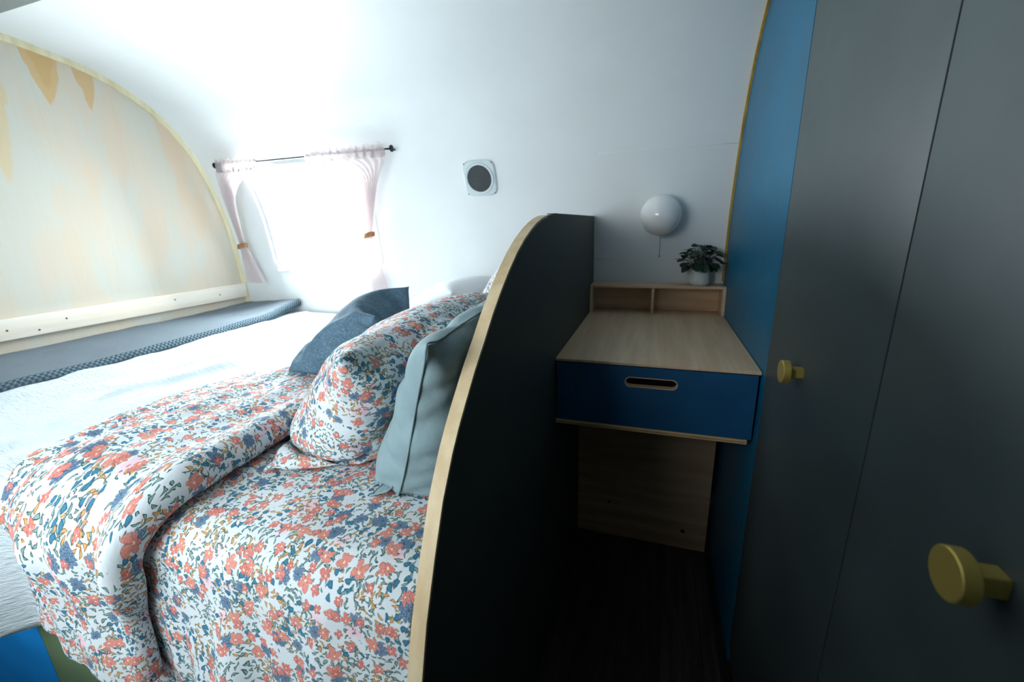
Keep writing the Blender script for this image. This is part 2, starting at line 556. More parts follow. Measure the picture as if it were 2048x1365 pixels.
# dark plank floor
mt, t, b = material('dark_walnut_vinyl', (0.03, 0.024, 0.024, 1), 0.45)
p = t.geo_pos()
n1 = t.noise(t.mapping(p, (14, 1.2, 1)), 3, 5, 0.6)
oi = t.node('ShaderNodeObjectInfo').outputs['Random']
c = t.mix(t.smooth(n1, 0.35, 0.65), (0.040, 0.030, 0.034, 1), (0.085, 0.068, 0.072, 1))
t.put(b.inputs['Base Color'], t.mix(t.math('MULTIPLY', oi, 0.4), c, (0.03, 0.022, 0.022, 1)))
t.put(b.inputs['Normal'], t.bump(n1, 0.08, 0.002))
M['plank'] = mt
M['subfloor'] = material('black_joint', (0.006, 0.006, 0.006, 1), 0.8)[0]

# ------------------------------------------------------------------ shell of the trailer
FLOOR = -0.86
XL, XR = -2.75, 1.15          # end walls
YC = -0.35                    # the shell is symmetric about this plane
PROF = [(-0.86, .755), (-0.3, .754), (-0.04, .752), (0.10, .745), (0.25, .735), (0.40, .716), (0.50, .692), (0.60, .660),
        (0.70, .620), (0.78, .572), (0.85, .513), (0.92, .432), (0.98, .325), (1.02, .205), (1.045, .05), (1.058, -.10), (1.065, -.35)]


def smooth_profile(P, n=8):
    pts = [Vector((y, z)) for z, y in P]
    out = []
    for i in range(len(pts) - 1):
        p0 = pts[max(i - 1, 0)]; p1 = pts[i]; p2 = pts[i + 1]
        p3 = pts[i + 2] if i + 2 < len(pts) else Vector((2 * YC - pts[i].x, pts[i].y))
        for k in range(n):
            s = k / n
            out.append(0.5 * ((2 * p1) + (p2 - p0) * s + (2 * p0 - 5 * p1 + 4 * p2 - p3) * s * s + (3 * p1 - p0 - 3 * p2 + p3) * s ** 3))
    out.append(pts[-1])
    return out


HALF = smooth_profile(PROF)
# arclength table of the half profile
SARC = [0.0]
for i in range(1, len(HALF)):
    SARC.append(SARC[-1] + (HALF[i] - HALF[i - 1]).length)


def at_s(s):
    """point (y,z) and outward normal at arclength s"""
    i = min(max(np.searchsorted(SARC, s) - 1, 0), len(HALF) - 2)
    f = (s - SARC[i]) / (SARC[i + 1] - SARC[i])
    p = HALF[i].lerp(HALF[i + 1], f)
    a = HALF[max(i - 1, 0)]; c = HALF[min(i + 2, len(HALF) - 1)]
    tv = (c - a).normalized()
    return p, Vector((tv.y, -tv.x))


def s_of_z(z):
    for i in range(len(HALF) - 1):
        if HALF[i].y <= z <= HALF[i + 1].y:
            return SARC[i] + (SARC[i + 1] - SARC[i]) * (z - HALF[i].y) / (HALF[i + 1].y - HALF[i].y + 1e-9)
    return SARC[-1]


def y_of_z(z):
    return at_s(s_of_z(z))[0].x


def shell_pt(x, s, side=1, off=0.0):
    p, n = at_s(s)
    y, z = p.x + n.x * off, p.y + n.y * off
    if side < 0:
        y = 2 * YC - y
    return Vector((x, y, z))


def rrect(x0, x1, s0, s1, r, n):
    """rounded rectangle loop with matching outer-square loop"""
    inner, corner = [], []
    for cx, cs, a0 in ((x1 - r, s1 - r, 0), (x0 + r, s1 - r, 90), (x0 + r, s0 + r, 180), (x1 - r, s0 + r, 270)):
        for k in range(n + 1):
            a = math.radians(a0 + 90 * k / n)
            inner.append((cx + r * math.cos(a), cs + r * math.sin(a)))
    return inner


def shell_wall(name, s0, s1, side, hole=None, thick=0.04, seams=()):
    """extruded strip of the shell from arclength s0 to s1, optionally with a rounded window hole"""
    V, F = [], []
    def add(x, s, off=0.0):
        V.append(shell_pt(x, s, side, off)); return len(V) - 1
    def grid(xa, xb, sa, sb, nx, ns):
        idx = [[add(xa + (xb - xa) * i / nx, sa + (sb - sa) * j / ns) for i in range(nx + 1)] for j in range(ns + 1)]
        for j in range(ns):
            for i in range(nx):
                F.append((idx[j][i], idx[j][i + 1], idx[j + 1][i + 1], idx[j + 1][i]))
    if hole is None:
        grid(XL, XR, s0, s1, 8, max(4, int((s1 - s0) / 0.025)))
    else:
        hx0, hx1, hs0, hs1, r = hole
        mgn = 0.12
        a0, a1, b0, b1 = hx0 - mgn, hx1 + mgn, hs0 - mgn, hs1 + mgn
        ns = lambda d: max(2, int(d / 0.025))
        grid(XL, a0, s0, s1, 4, ns(s1 - s0)); grid(a1, XR, s0, s1, 4, ns(s1 - s0))
        if b0 > s0: grid(a0, a1, s0, b0, 4, ns(b0 - s0))
        if s1 > b1: grid(a0, a1, b1, s1, 4, ns(s1 - b1))
        # ring between the rounded hole and the surrounding rectangle
        loop = []
        base = rrect(hx0, hx1, hs0, hs1, r, 8)
        for i in range(len(base)):
            p, q = Vector(base[i]), Vector(base[(i + 1) % len(base)])
            k = max(1, int((q - p).length / 0.03))
            for j in range(k): loop.append(p.lerp(q, j / k))
        c = Vector(((hx0 + hx1) / 2, (hs0 + hs1) / 2))
        rings = []
        nr = 5
        outer = []
        hw, hh = (hx1 - hx0) / 2, (hs1 - hs0) / 2
        for p in loop:
            d = p - c
            k = min((hw + mgn) / max(abs(d.x), 1e-6), (hh + mgn) / max(abs(d.y), 1e-6))
            # map the side so corners meet corners
            sx, sy = d.x / hw, d.y / hh
            k = 1 / max(abs(sx), abs(sy))
            outer.append(Vector((c.x + sx * k * (hw + mgn), c.y + sy * k * (hh + mgn))))
        for cx in (a0, a1):
            for cs in (b0, b1):
                k = min(range(len(outer)), key=lambda i: (outer[i].x - cx) ** 2 + (outer[i].y - cs) ** 2)
                outer[k] = Vector((cx, cs))
        # lap the ring a little behind the neighbouring sheets so that no daylight leaks at the joint
        lap = [Vector((c.x + (p.x - c.x) * (hw + mgn + 0.012) / (hw + mgn), c.y + (p.y - c.y) * (hh + mgn + 0.012) / (hh + mgn))) for p in outer]
        for j in range(nr + 1):
            rings.append([add(*(loop[i].lerp(outer[i], j / nr))) for i in range(len(loop))])
        rings.append([add(lap[i].x, lap[i].y, 0.0012) for i in range(len(loop))])
        n = len(loop)
        for j in range(nr + 1):
            for i in range(n):
                F.append((rings[j][i], rings[j][(i + 1) % n], rings[j + 1][(i + 1) % n], rings[j + 1][i]))
        # reveal through the wall thickness
        rev = []
        for i in range(n):
            V.append(shell_pt(loop[i].x, loop[i].y, side, thick)); rev.append(len(V) - 1)
        for i in range(n):
            F.append((rings[0][i], rev[i], rev[(i + 1) % n], rings[0][(i + 1) % n]))
    return mesh(name, V, F, M['white_wall'], smooth=True)


S_WIN0, S_WIN1 = s_of_z(0.135), s_of_z(0.665)
S_SPLIT = s_of_z(0.90)
WX0, WX1 = -1.745, -1.03
w = shell_wall('wall_back', 0, S_SPLIT, 1, (WX0, WX1, S_WIN0, S_WIN1, 0.075))
w.data.set_sharp_from_angle(angle=math.radians(50)); tag(w, kind='structure')
c_ = shell_wall('ceiling', S_SPLIT, SARC[-1], 1); tag(c_, kind='structure')
c2 = shell_wall('ceiling', S_SPLIT, SARC[-1], -1); tag(c2, kind='structure')
FW0, FW1 = -1.15, -0.18
w2 = shell_wall('wall_front', 0, S_SPLIT, -1, (FW0, FW1, s_of_z(0.05), s_of_z(0.72), 0.075))
w2.data.set_sharp_from_angle(angle=math.radians(50)); tag(w2, kind='structure')


def end_cap(name, x, mat):
    V = [(x, p.x, p.y) for p in HALF] + [(x, 2 * YC - p.x, p.y) for p in reversed(HALF[:-1])]
    return tag(mesh(name, V, [tuple(range(len(V)))], mat), kind='structure')


end_cap('wall_left_end', XL, M['white_wall'])
end_cap('wall_right_end', XR, M['dark_laminate'])

# a low seam bead along the back wall beside the lamp, as the shell sheets overlap there
for i, (z, x0, x1) in enumerate(((0.205, 0.004, 0.494), (0.60, 0.02, 0.494))):
    V, F = tube_data([shell_pt(x0 + (x1 - x0) * k / 6, s_of_z(z), 1, 0.0) for k in range(7)], 0.0012, 6)
    tag(mesh('trim_%d' % (i + 4), V, F, M['white_wall'], smooth=True), kind='structure')

# floor of planks over a dark bed
fl = box('floor', (XL, 2 * YC - 0.76, FLOOR - 0.03), (XR, 0.76, FLOOR - 0.003), M['subfloor'], bev=0)
tag(fl, kind='structure')
pw = 0.118
nP = int((XR - XL) / pw)
pm = None
for i in range(nP + 1):
    x = XL + i * pw
    if not (-1.2 < x < 1.0): continue
    for j, (ya, yb) in enumerate(((-1.45, -0.50 + 0.22 * (i % 3)), (-0.498 + 0.22 * (i % 3), 0.75))):
        box('plank', (x + 0.0008, ya, FLOOR - 0.006), (x + pw - 0.0008, yb, FLOOR), M['plank'], fl, bev=0.0012, seg=1)


def window(name, x0, x1, s0, s1, r, side):
    root = empty(name, shell_pt((x0 + x1) / 2, s0, side))
    tag(root, kind='structure')
    def frame(nm, w_in, o0, o1, mat):
        base = rrect(x0, x1, s0, s1, r, 8)
        loop = []
        for i in range(len(base)):
            p, q = Vector(base[i]), Vector(base[(i + 1) % len(base)])
            k = max(1, int((q - p).length / 0.04))
            for j in range(k): loop.append(p.lerp(q, j / k))
        c = Vector(((x0 + x1) / 2, (s0 + s1) / 2))
        hw, hh = (x1 - x0) / 2, (s1 - s0) / 2
        def off(p, d):
            return Vector((c.x + (p.x - c.x) * (hw + d) / hw, c.y + (p.y - c.y) * (hh + d) / hh))
        V, F = [], []
        n = len(loop)
        for (d, o) in ((0.0, o0), (0.0, o1), (-w_in, o1), (-w_in, o0)):
            for p in loop:
                q = off(p, d); V.append(shell_pt(q.x, q.y, side, o))
        for a in range(4):
            b_ = (a + 1) % 4
            for i in range(n):
                F.append((a * n + i, a * n + (i + 1) % n, b_ * n + (i + 1) % n, b_ * n + i))
        ob = mesh(nm, V, F, mat, root, smooth=True)
        ob.data.set_sharp_from_angle(angle=math.radians(50))
        return ob
    frame('window_frame', 0.022, -0.004, 0.012, M['white_metal'])
    frame('window_sash', 0.035, 0.018, 0.034, M['white_metal'])
    # curved pane
    V, F = [], []
    nx, ns = 6, 14
    for j in range(ns + 1):
        for i in range(nx + 1):
            V.append(shell_pt(x0 + 0.01 + (x1 - x0 - 0.02) * i / nx, s0 + 0.01 + (s1 - s0 - 0.02) * j / ns, side, 0.028))
    for j in range(ns):
        for i in range(nx):
            a = j * (nx + 1) + i
            F.append((a, a + 1, a + nx + 2, a + nx + 1))
    mesh('window_pane', V, F, M['glass'], root, smooth=True)
    return root


win = window('window_1', WX0, WX1, S_WIN0, S_WIN1, 0.075, 1)
window('window_2', FW0, FW1, s_of_z(0.05), s_of_z(0.72), 0.075, -1)
# small latch on the sill of the bed window
lp = shell_pt(-1.665, S_WIN0 + 0.016, 1, -0.008)
box('window_latch', (lp.x - 0.034, lp.y - 0.008, lp.z - 0.004), (lp.x + 0.034, lp.y + 0.008, lp.z + 0.004), M['grey_plastic'], win, 0.002)

# ------------------------------------------------------------------ plywood partition at the foot of the bed
PX = -1.98
def panel_under_shell(name, x0, x1, ymin, mat, parent=None, inset=0.0, zmin=FLOOR):
    pts = [(p.x, p.y) for p in HALF if p.x > ymin]
    pts = [(y - inset, z) for y, z in pts]
    zt = pts[-1][1]
    pts.append((ymin, zt)); pts.append((ymin, zmin))
    V = [(x0, y, z) for y, z in pts] + [(x1, y, z) for y, z in pts]
    n = len(pts)
    F = [tuple(range(n - 1, -1, -1)), tuple(range(n, 2 * n))]
    for i in range(n):
        F.append((i, (i + 1) % n, (i + 1) % n + n, i + n))
    return mesh(name, V, F, mat, parent)


wl = panel_under_shell('wall_left', PX - 0.018, PX, -0.86, M['plywood'])
tag(wl, kind='structure')


def arch_trim(name, x0, x1, depth, ymin, mat, parent=None, zmin=FLOOR, face=0.0, pad=0.0):
    """a bent strip following the shell, its inner edge 'depth' inside the shell"""
    V, F = [], []
    ss = [s for s, p in zip(SARC, HALF) if p.x >= ymin and p.y >= zmin]
    k = 0
    for s in ss:
        p, n = at_s(s)
        for x, d in ((x0, pad), (x1, pad), (x1, depth), (x0, depth)):
            V.append((x, p.x - n.x * d, p.y - n.y * d))
        if k:
            for a in range(4):
                b_ = (a + 1) % 4
                F.append(((k - 1) * 4 + a, (k - 1) * 4 + b_, k * 4 + b_, k * 4 + a))
        k += 1
    F.append((0, 1, 2, 3)); F.append(((k - 1) * 4 + 3, (k - 1) * 4 + 2, (k - 1) * 4 + 1, (k - 1) * 4))
    o = mesh(name, V, F, mat, parent, smooth=True)
    o.data.set_sharp_from_angle(angle=math.radians(40))
    return o


arch_trim('arch_trim', PX + 0.0005, PX + 0.011, 0.023, -0.86, M['trim_wood'], wl)

# batten screwed along the plywood, just above the mattress
bt = empty('trim_1', (PX, 0.0, 0.004)); tag(bt, kind='structure')
box('batten', (PX + 0.0005, -0.84, 0.002), (PX + 0.02, y_of_z(0.04) - 0.015, 0.078), M['pine'], bt, 0.002)
for y, z in ((-0.243, 0.037), (-0.159, 0.020), (-0.072, 0.046), (0.343, 0.049), (0.572, 0.036)):
    lathe('nail_hole', [(0.0036, 0), (0.0036, 0.0006), (0.001, 0.0007)], (PX + 0.02, y, z), (1, 0, 0), M['screw'], bt, 12)

# grey rail along the crown of the ceiling
V, F = [], []
xs = [PX + 0.02, XR - 0.02]
rl = box('trim_2', (XL + 0.02, YC - 0.20, 1.028), (XR - 0.02, -0.113, 1.05), M['ceiling_grey'], bev=0.004)
tag(rl, kind='structure')

# ------------------------------------------------------------------ dark partition at the head of the bed
DIV = [(.742, .376), (0.05, .376), (-.075, .371), (-.12, .366), (-.165, .357), (-.21, .345), (-.265, .326), (-.318, .302), (-.366, .275), (-.414, .244), (-.455, .214),
       (-.494, .181), (-.535, .148), (-.574, .112), (-.600, .087), (-.624, .060), (-.660, .010), (-.692, -.052), (-.724, -.121), (-.746, -.187),
       (-.766, -.27), (-.78, -.36), (-.79, -.47), (-.795, -.6), (-.797, FLOOR)]
TH = 0.019
div = empty('bed_partition', (-TH / 2, 0.0, FLOOR), 'dark grey-green partition panel with curved pale plywood edge between bed and desk', 'partition')
# core faces
def div_panel():
    pts = DIV + [(.742, FLOOR)]
    n = len(pts)
    x0, x1 = -TH, 0.0
    V = [(x0, y, z) for y, z in pts] + [(x1, y, z) for y, z in pts]
    F = [tuple(range(n)), tuple(range(2 * n - 1, n - 1, -1))]
    for i in range(n):
        F.append((i, i + n, (i + 1) % n + n, (i + 1) % n))
    return mesh('panel', V, F, M['dark_laminate'], div)
div_panel()
# the exposed plywood edge, proud of the laminate by a hair, from the front of the top down to the floor
V, F = [], []
k = 0
curve = DIV[2:]
for i, (y, z) in enumerate(curve):
    a = Vector(curve[max(i - 1, 0)]); b_ = Vector(curve[min(i + 1, len(curve) - 1)])
    tv = (b_ - a).normalized(); nn = Vector((tv.y, -tv.x))
    if nn.x > 0 and nn.y < 0: nn = -nn
    nn = Vector((tv.y, -tv.x))
    for x, d in ((-TH - 0.0008, -0.004), (-TH - 0.0008, 0.0008), (0.0008, 0.0008), (0.0008, -0.004)):
        V.append((x, y + nn.x * d * (1 if True else 1), z + nn.y * d))
    if k:
        for q in range(4):
            F.append(((k - 1) * 4 + q, (k - 1) * 4 + (q + 1) % 4, k * 4 + (q + 1) % 4, k * 4 + q))
    k += 1
F.append((3, 2, 1, 0)); F.append(tuple((k - 1) * 4 + q for q in range(4)))
eb = mesh('plywood_edge', V, F, M['ply_edge'], div, smooth=True)
eb.data.set_sharp_from_angle(angle=math.radians(40))
eb['label'] = 'pale plywood edge'
# thin grey top band at the back of the panel
box('top_edge', (-TH - 0.0006, 0.0, 0.3755), (0.0006, 0.738, 0.3775), M['grey_laminate'], div, 0.0006)

# ------------------------------------------------------------------ wardrobe
wd = empty('wardrobe', (0.8, 0.0, FLOOR), 'tall grey-green wardrobe with blue side panel and round brass knobs', 'wardrobe')
WXX = 0.5
sp = panel_under_shell('side_panel', WXX, WXX + 0.018, -0.024, M['blue_paint'], wd)
sp['label'] = 'blue side panel'
arch_trim('edge_trim', WXX - 0.007, WXX + 0.004, 0.011, -0.02, M['ochre_trim'], wd, zmin=0.115)
# carcass behind the doors
box('carcass', (WXX + 0.0215, -1.005, FLOOR), (XR - 0.03, -0.026, 1.0), M['grey_laminate'], wd, 0.001)
knob_me = None
for i, (ya, yb) in enumerate(((-0.5065, -0.0265), (-0.995, -0.5095))):
    d = box('door', (WXX, ya, FLOOR + 0.06), (WXX + 0.019, yb, 1.02), M['grey_laminate'], wd, 0.0012)
    yk = (-0.256, -0.727)[i]; zk = 0.088
    kn = lathe('knob', [(0.0, 0.0), (0.0195, 0.0), (0.0205, 0.001), (0.0205, 0.0115), (0.0195, 0.0125), (0.0, 0.0125)],
               (WXX - 0.034, yk, zk), (1, 0, 0), M['brass'], d, 40)
    bm = box_bm((WXX - 0.0225, yk - 0.0085, zk - 0.0085), (WXX + 0.0005, yk + 0.0085, zk + 0.0085), 0.001, 1)
    bm_mesh('knob_stem', bm, M['brass'], d, smooth=True, auto=40)
box('toe_kick', (WXX + 0.006, -0.995, FLOOR), (WXX + 0.02, -0.027, FLOOR + 0.058), M['grey_laminate'], wd, 0.001)
# floor strip in front of the side panel
box('skirting', (0.478, -0.35, FLOOR), (0.4985, 0.38, FLOOR + 0.012), M['subfloor'], wd, 0.001)

# unseen dark cabinet added behind the camera to block window light from the doors
cb = tag(empty('light_block_near', (0.5, -1.25, FLOOR)), kind='structure')
pts = [(2 * YC - p.x + 0.004, p.y) for p in HALF if 2 * YC - p.x < -1.16]
pts = pts + [(-1.02, pts[-1][1]), (-1.02, FLOOR)]
n = len(pts)
V = [(-0.10, y, z) for y, z in pts] + [(-0.082, y, z) for y, z in pts]
F = [tuple(range(n)), tuple(range(2 * n - 1, n - 1, -1))] + [(i, i + n, (i + 1) % n + n, (i + 1) % n) for i in range(n)]
mesh('light_block_panel', V, F, M['dark_laminate'], cb)
for i in range(2):  # unseen dark slabs, added to keep the desk side dim
    box('door', (-0.079 + i * 0.59, -1.15, FLOOR), (-0.079 + i * 0.59 + 0.587, -1.132, 0.88), M['dark_laminate'], cb, 0.001)

# ------------------------------------------------------------------ desk between partition and wardrobe
dk = empty('wall_desk', (0.25, 0.35, FLOOR), 'small birch plywood desk with blue drawer and low cubby shelf', 'desk')
TOPT = 0.008
box('desktop', (0.0015, 0.0, -TOPT), (0.4985, 0.735, 0.0), M['birch'], dk, 0.002)
box('bottom_board', (0.0015, 0.002, -0.1935), (0.486, 0.42, -0.181), M['birch_x'], dk, 0.0015)
# plywood lamination line on the bottom board's edge
box('lamination_line', (0.004, 0.0014, -0.1888), (0.484, 0.004, -0.1862), M['ochre_trim'], dk, 0.0002)
box('carcass_side', (0.0015, 0.02, -0.181), (0.012, 0.42, -TOPT), M['birch'], dk, 0.001)
box('carcass_side', (0.487, 0.02, -0.181), (0.4985, 0.42, -TOPT), M['blue_paint'], dk, 0.001)
box('back_panel', (0.002, 0.402, FLOOR), (0.482, 0.418, -0.181), M['birch_x'], dk, 0.001)
kp = dk.children[-1]
for y, z, r in ((0.125, -0.71, 0.006), (0.40, -0.785, 0.008)):
    lathe('knot', [(r, 0), (r * 0.9, 0.0006), (r * 0.3, 0.0008)], (y, 0.402, z), (0, -1, 0), M['soil'], kp, 14)

# drawer front with a routed slot
def slotted_front():
    x0, x1, z0, z1 = 0.005, 0.4935, -0.1795, -0.0105
    sx0, sx1, sz0, sz1 = 0.186, 0.316, -0.066, -0.038
    bm = bmesh.new()
    r = (sz1 - sz0) / 2
    inner = rrect(sx0, sx1, sz0, sz1, r * 0.98, 8)
    c = Vector(((sx0 + sx1) / 2, (sz0 + sz1) / 2))
    def outer(p):
        d = Vector(p) - c
        hw, hh = (sx1 - sx0) / 2, (sz1 - sz0) / 2
        sx, sy = d.x / hw, d.y / hh
        k = 1 / max(abs(sx), abs(sy))
        sx, sy = sx * k, sy * k
        return (c.x + (sx * (x1 - c.x) if sx > 0 else sx * (c.x - x0)), c.y + (sy * (z1 - c.y) if sy > 0 else sy * (c.y - z0)))
    # keep the outline rectangular: add the four corners
    pts = []
    for p in inner:
        pts.append((p, outer(p)))
    V, F = [], []
    n = len(pts)
    for yy in (0.002, 0.02):
        for p, q in pts: V.append((p[0], yy, p[1]))
        for p, q in pts: V.append((q[0], yy, q[1]))
    # snap outer points nearest the corners
    for L in (n, 3 * n):
        for cx, cz in ((x0, z0), (x0, z1), (x1, z0), (x1, z1)):
            best = min(range(n), key=lambda i: (V[L + i][0] - cx) ** 2 + (V[L + i][2] - cz) ** 2)
            V[L + best] = (cx, V[L + best][1], cz)
    for i in range(n):
        j = (i + 1) % n
        F.append((i, j, n + j, n + i))
        F.append((2 * n + j, 2 * n + i, 3 * n + i, 3 * n + j))
        F.append((n + i, n + j, 3 * n + j, 3 * n + i))
    fr = mesh('drawer_front', V, F, M['blue_drawer'], dk)
    # raw plywood lining of the slot
    V, F = [], []
    for yy in (0.0016, 0.0204):
        for dd in (0.0, 0.0022):
            for p, q in pts:
                d = Vector(p) - c
                hw, hh = (sx1 - sx0) / 2, (sz1 - sz0) / 2
                V.append((c.x + d.x * (hw - dd) / hw, yy, c.y + d.y * (hh - dd) / hh))
    for i in range(n):
        j = (i + 1) % n
        F.append((i, j, n + j, n + i)); F.append((2 * n + i, 3 * n + i, 3 * n + j, 2 * n + j))
        F.append((n + i, n + j, 3 * n + j, 3 * n + i))
    mesh('slot_lining', V, F, M['birch_x'], fr)
    return fr
slotted_front()
# drawer box behind the front so that the slot looks into the dark
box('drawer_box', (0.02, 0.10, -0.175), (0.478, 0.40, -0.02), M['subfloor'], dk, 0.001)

# cubby shelf at the back of the desktop
SF, SB, SH = 0.636, 0.733, 0.110
tb = 0.010
hx0, hx1 = 0.0015, 0.4985
box('shelf_top', (hx0, SF, SH - tb), (hx1, SB, SH), M['birch_x'], dk, 0.002)
def side(x0, x1):
    pts = [(SF - 0.006, 0.0005), (SB, 0.0005), (SB, SH - tb), (SF, SH - tb), (SF - 0.001, 0.07)]
    n = len(pts)
    V = [(x0, y, z) for y, z in pts] + [(x1, y, z) for y, z in pts]
    F = [tuple(range(n)), tuple(range(2 * n - 1, n - 1, -1))] + [(i, i + n, (i + 1) % n + n, (i + 1) % n) for i in range(n)]
    mesh('shelf_side', V, F, M['birch'], dk)
side(hx0, hx0 + 0.011); side(hx1 - 0.011, hx1)
box('shelf_divider', (0.238, SF + 0.003, 0.0005), (0.248, SB - 0.006, SH - tb), M['birch'], dk, 0.001)
box('shelf_back', (hx0 + 0.011, SB - 0.006, 0.0005), (hx1 - 0.011, SB, SH - tb), M['birch_x'], dk, 0.0005)

# ------------------------------------------------------------------ globe lamp on the wall
gc = Vector((0.254, 0.648, 0.371)); gr = 0.0735
lamp = empty('wall_globe_lamp', (gc.x, y_of_z(gc.z), gc.z), 'white opal glass globe wall lamp with pull chain above the desk', 'wall lamp')
prof = []
for k in range(0, 29):
    a = PI * k / 28
    prof.append((max(gr * math.sin(a), 0.0004), gr - gr * math.cos(a)))
lathe('globe', prof, (gc.x, gc.y, gc.z - gr), (0, 0, 1), M['opal'], lamp, 48, 180)
lathe('wall_mount', [(0.045, 0), (0.045, 0.012), (0.040, 0.018), (0.034, 0.03)], (gc.x, y_of_z(gc.z) - 0.0005, gc.z), (0, -1, 0), M['ceramic'], lamp, 32)
ch = tube('pull_chain', [(gc.x + 0.003, gc.y + 0.03, gc.z - 0.055), (gc.x + 0.0035, gc.y + 0.03, gc.z - 0.10), (gc.x + 0.004, gc.y + 0.03, gc.z - 0.148)], 0.0011, M['chain'], lamp, 8)
lathe('chain_end', [(0.0008, 0), (0.0022, 0.002), (0.0022, 0.007), (0.0008, 0.009)], (gc.x + 0.004, gc.y + 0.03, gc.z - 0.157), (0, 0, 1), M['chain'], ch, 10)

# ------------------------------------------------------------------ potted plant on the cubby shelf
pc = Vector((0.408, 0.683, SH))
pl = empty('potted_plant', pc, 'small bushy dark green plant in a white ceramic pot on the desk shelf', 'plant')
lathe('pot', [(0.0, 0), (0.026, 0), (0.033, 0.003), (0.0365, 0.012), (0.0375, 0.026), (0.036, 0.044), (0.033, 0.056), (0.0315, 0.058), (0.030, 0.0565), (0.0295, 0.048), (0.0, 0.048)],
      pc, (0, 0, 1), M['ceramic'], pl, 36, 60)
lathe('soil', [(0.0, 0), (0.0285, 0), (0.0285, 0.003), (0.001, 0.005)], pc + Vector((0, 0, 0.0485)), (0, 0, 1), M['soil'], pl, 24)
rng = random.Random(11)
def leaf_mesh():
    # rounded, slightly cupped leaf with a notch at the stem
    V, F = [], []
    n, rr = 14, 4
    V.append((0.1, 0, -0.02))
    for j in range(1, rr + 1):
        for k in range(n):
            a = 2 * PI * k / n
            r = j / rr
            x = 0.5 + 0.5 * math.cos(a) * r - 0.4 * (1 - r); y = 0.46 * math.sin(a) * r
            if abs(a - PI) < 0.3: x += 0.12 * r
            z = 0.10 * (y * y * 4) - 0.10 * (x - 0.3) ** 2
            V.append((x, y, z))
    for k in range(n):
        F.append((0, 1 + k, 1 + (k + 1) % n))
    for j in range(rr - 1):
        for k in range(n):
            a = 1 + j * n + k; b_ = 1 + j * n + (k + 1) % n
            F.append((a, a + n, b_ + n, b_))
    me = bpy.data.meshes.new('leaf')
    me.from_pydata(V, [], F); me.materials.append(M['leaf'])
    me.polygons.foreach_set('use_smooth', [True] * len(me.polygons))
    return me
lm = leaf_mesh()
for i in range(46):
    # upper dome of leaves, a few low drooping ones
    az = i * 2.399 + rng.uniform(-.3, .3)
    if i < 36:
        f = (i + 0.5) / 36
        rad = 0.062 * math.sqrt(f); hz = 0.150 - 0.062 * f + rng.uniform(-.008, .008)
    else:
        rad = rng.uniform(.040, .056); hz = rng.uniform(0.070, 0.088)
    dy = 0.62 if math.sin(az) > 0 else 0.95       # the wall limits the back
    tip = pc + Vector((math.cos(az) * rad * 1.05, math.sin(az) * rad * dy, hz))
    root_ = pc + Vector((math.cos(az) * 0.010, math.sin(az) * 0.010, 0.050))
    mid = root_.lerp(tip, 0.55) + Vector((0, 0, 0.012))
    tube('stem', [root_, root_.lerp(mid, .5) + Vector((0, 0, .004)), mid, tip], 0.0011, M['stem'], pl, 5)
    o = bpy.data.objects.new('leaf', lm); COL.objects.link(o); o.parent = pl
    o.location = tip - pc
    s = rng.uniform(0.029, 0.040)
    o.scale = (s, s, s)
    o.rotation_euler = (rng.uniform(-.35, .35), rng.uniform(-.1, .75) + (0.5 if i >= 36 else 0), az + rng.uniform(-.5, .5))

# ------------------------------------------------------------------ speaker set in the back wall
ssp = s_of_z(0.545)
spc, spn = at_s(ssp)
spx = -0.470
inw = Vector((0, -spn.x, -spn.y)); upv = Vector((0, -spn.y, spn.x)); 
if upv.z < 0: upv = -upv
spo = Vector((spx, spc.x, spc.y))
spk = empty('wall_speaker', spo, 'square pale grey speaker with round black grille on the white wall', 'speaker')
def spt(u, v, d): return spo + Vector((1, 0, 0)) * u + upv * v + inw * d
def bezel():
    n = 64; hw = 0.072; V, F = [], []
    def sq(a, r, e=5.0):
        c, s = math.cos(a), math.sin(a)
        k = (abs(c) ** e + abs(s) ** e) ** (-1 / e)
        return (c * k * r, s * k * r)
    rings = []
    spec = [('s', hw, 0.0), ('s', hw, 0.006), ('s', hw - 0.004, 0.010), ('c', 0.064, 0.011), ('c', 0.063, 0.0095), ('c', 0.062, 0.0135), ('c', 0.054, 0.0135), ('c', 0.0525, 0.009), ('c', 0.0525, 0.002)]
    for kind, r, d in spec:
        for k in range(n):
            a = 2 * PI * k / n
            u, v = sq(a, r) if kind == 's' else (r * math.cos(a), r * math.sin(a))
            V.append(spt(u, v, d))
    for j in range(len(spec) - 1):
        for k in range(n):
            a = j * n + k; b_ = j * n + (k + 1) % n
            F.append((a, b_, b_ + n, a + n))
    F.append(tuple(range(n - 1, -1, -1)))
    o = mesh('bezel', V, F, M['grey_plastic'], spk, smooth=True)
    o.data.set_sharp_from_angle(angle=math.radians(35))
bezel()
V, F = [], []
n = 48
for j in range(7):
    r = 0.0522 * j / 6
    for k in range(n):
        a = 2 * PI * k / n
        V.append(spt(r * math.cos(a), r * math.sin(a), 0.010 + 0.004 * (1 - (j / 6) ** 2)))
for j in range(6):
    for k in range(n):
        a = j * n + k; b_ = j * n + (k + 1) % n
        F.append((a, b_, b_ + n, a + n))
mesh('grille', V, F, M['mesh'], spk, smooth=True)
for u, v in ((-1, -1), (1, -1), (1, 1), (-1, 1)):
    lathe('screw', [(0.0028, 0), (0.0028, 0.0012), (0.0008, 0.0018)], spt(u * 0.0605, v * 0.0605, 0.009), inw, M['screw'], spk, 12)

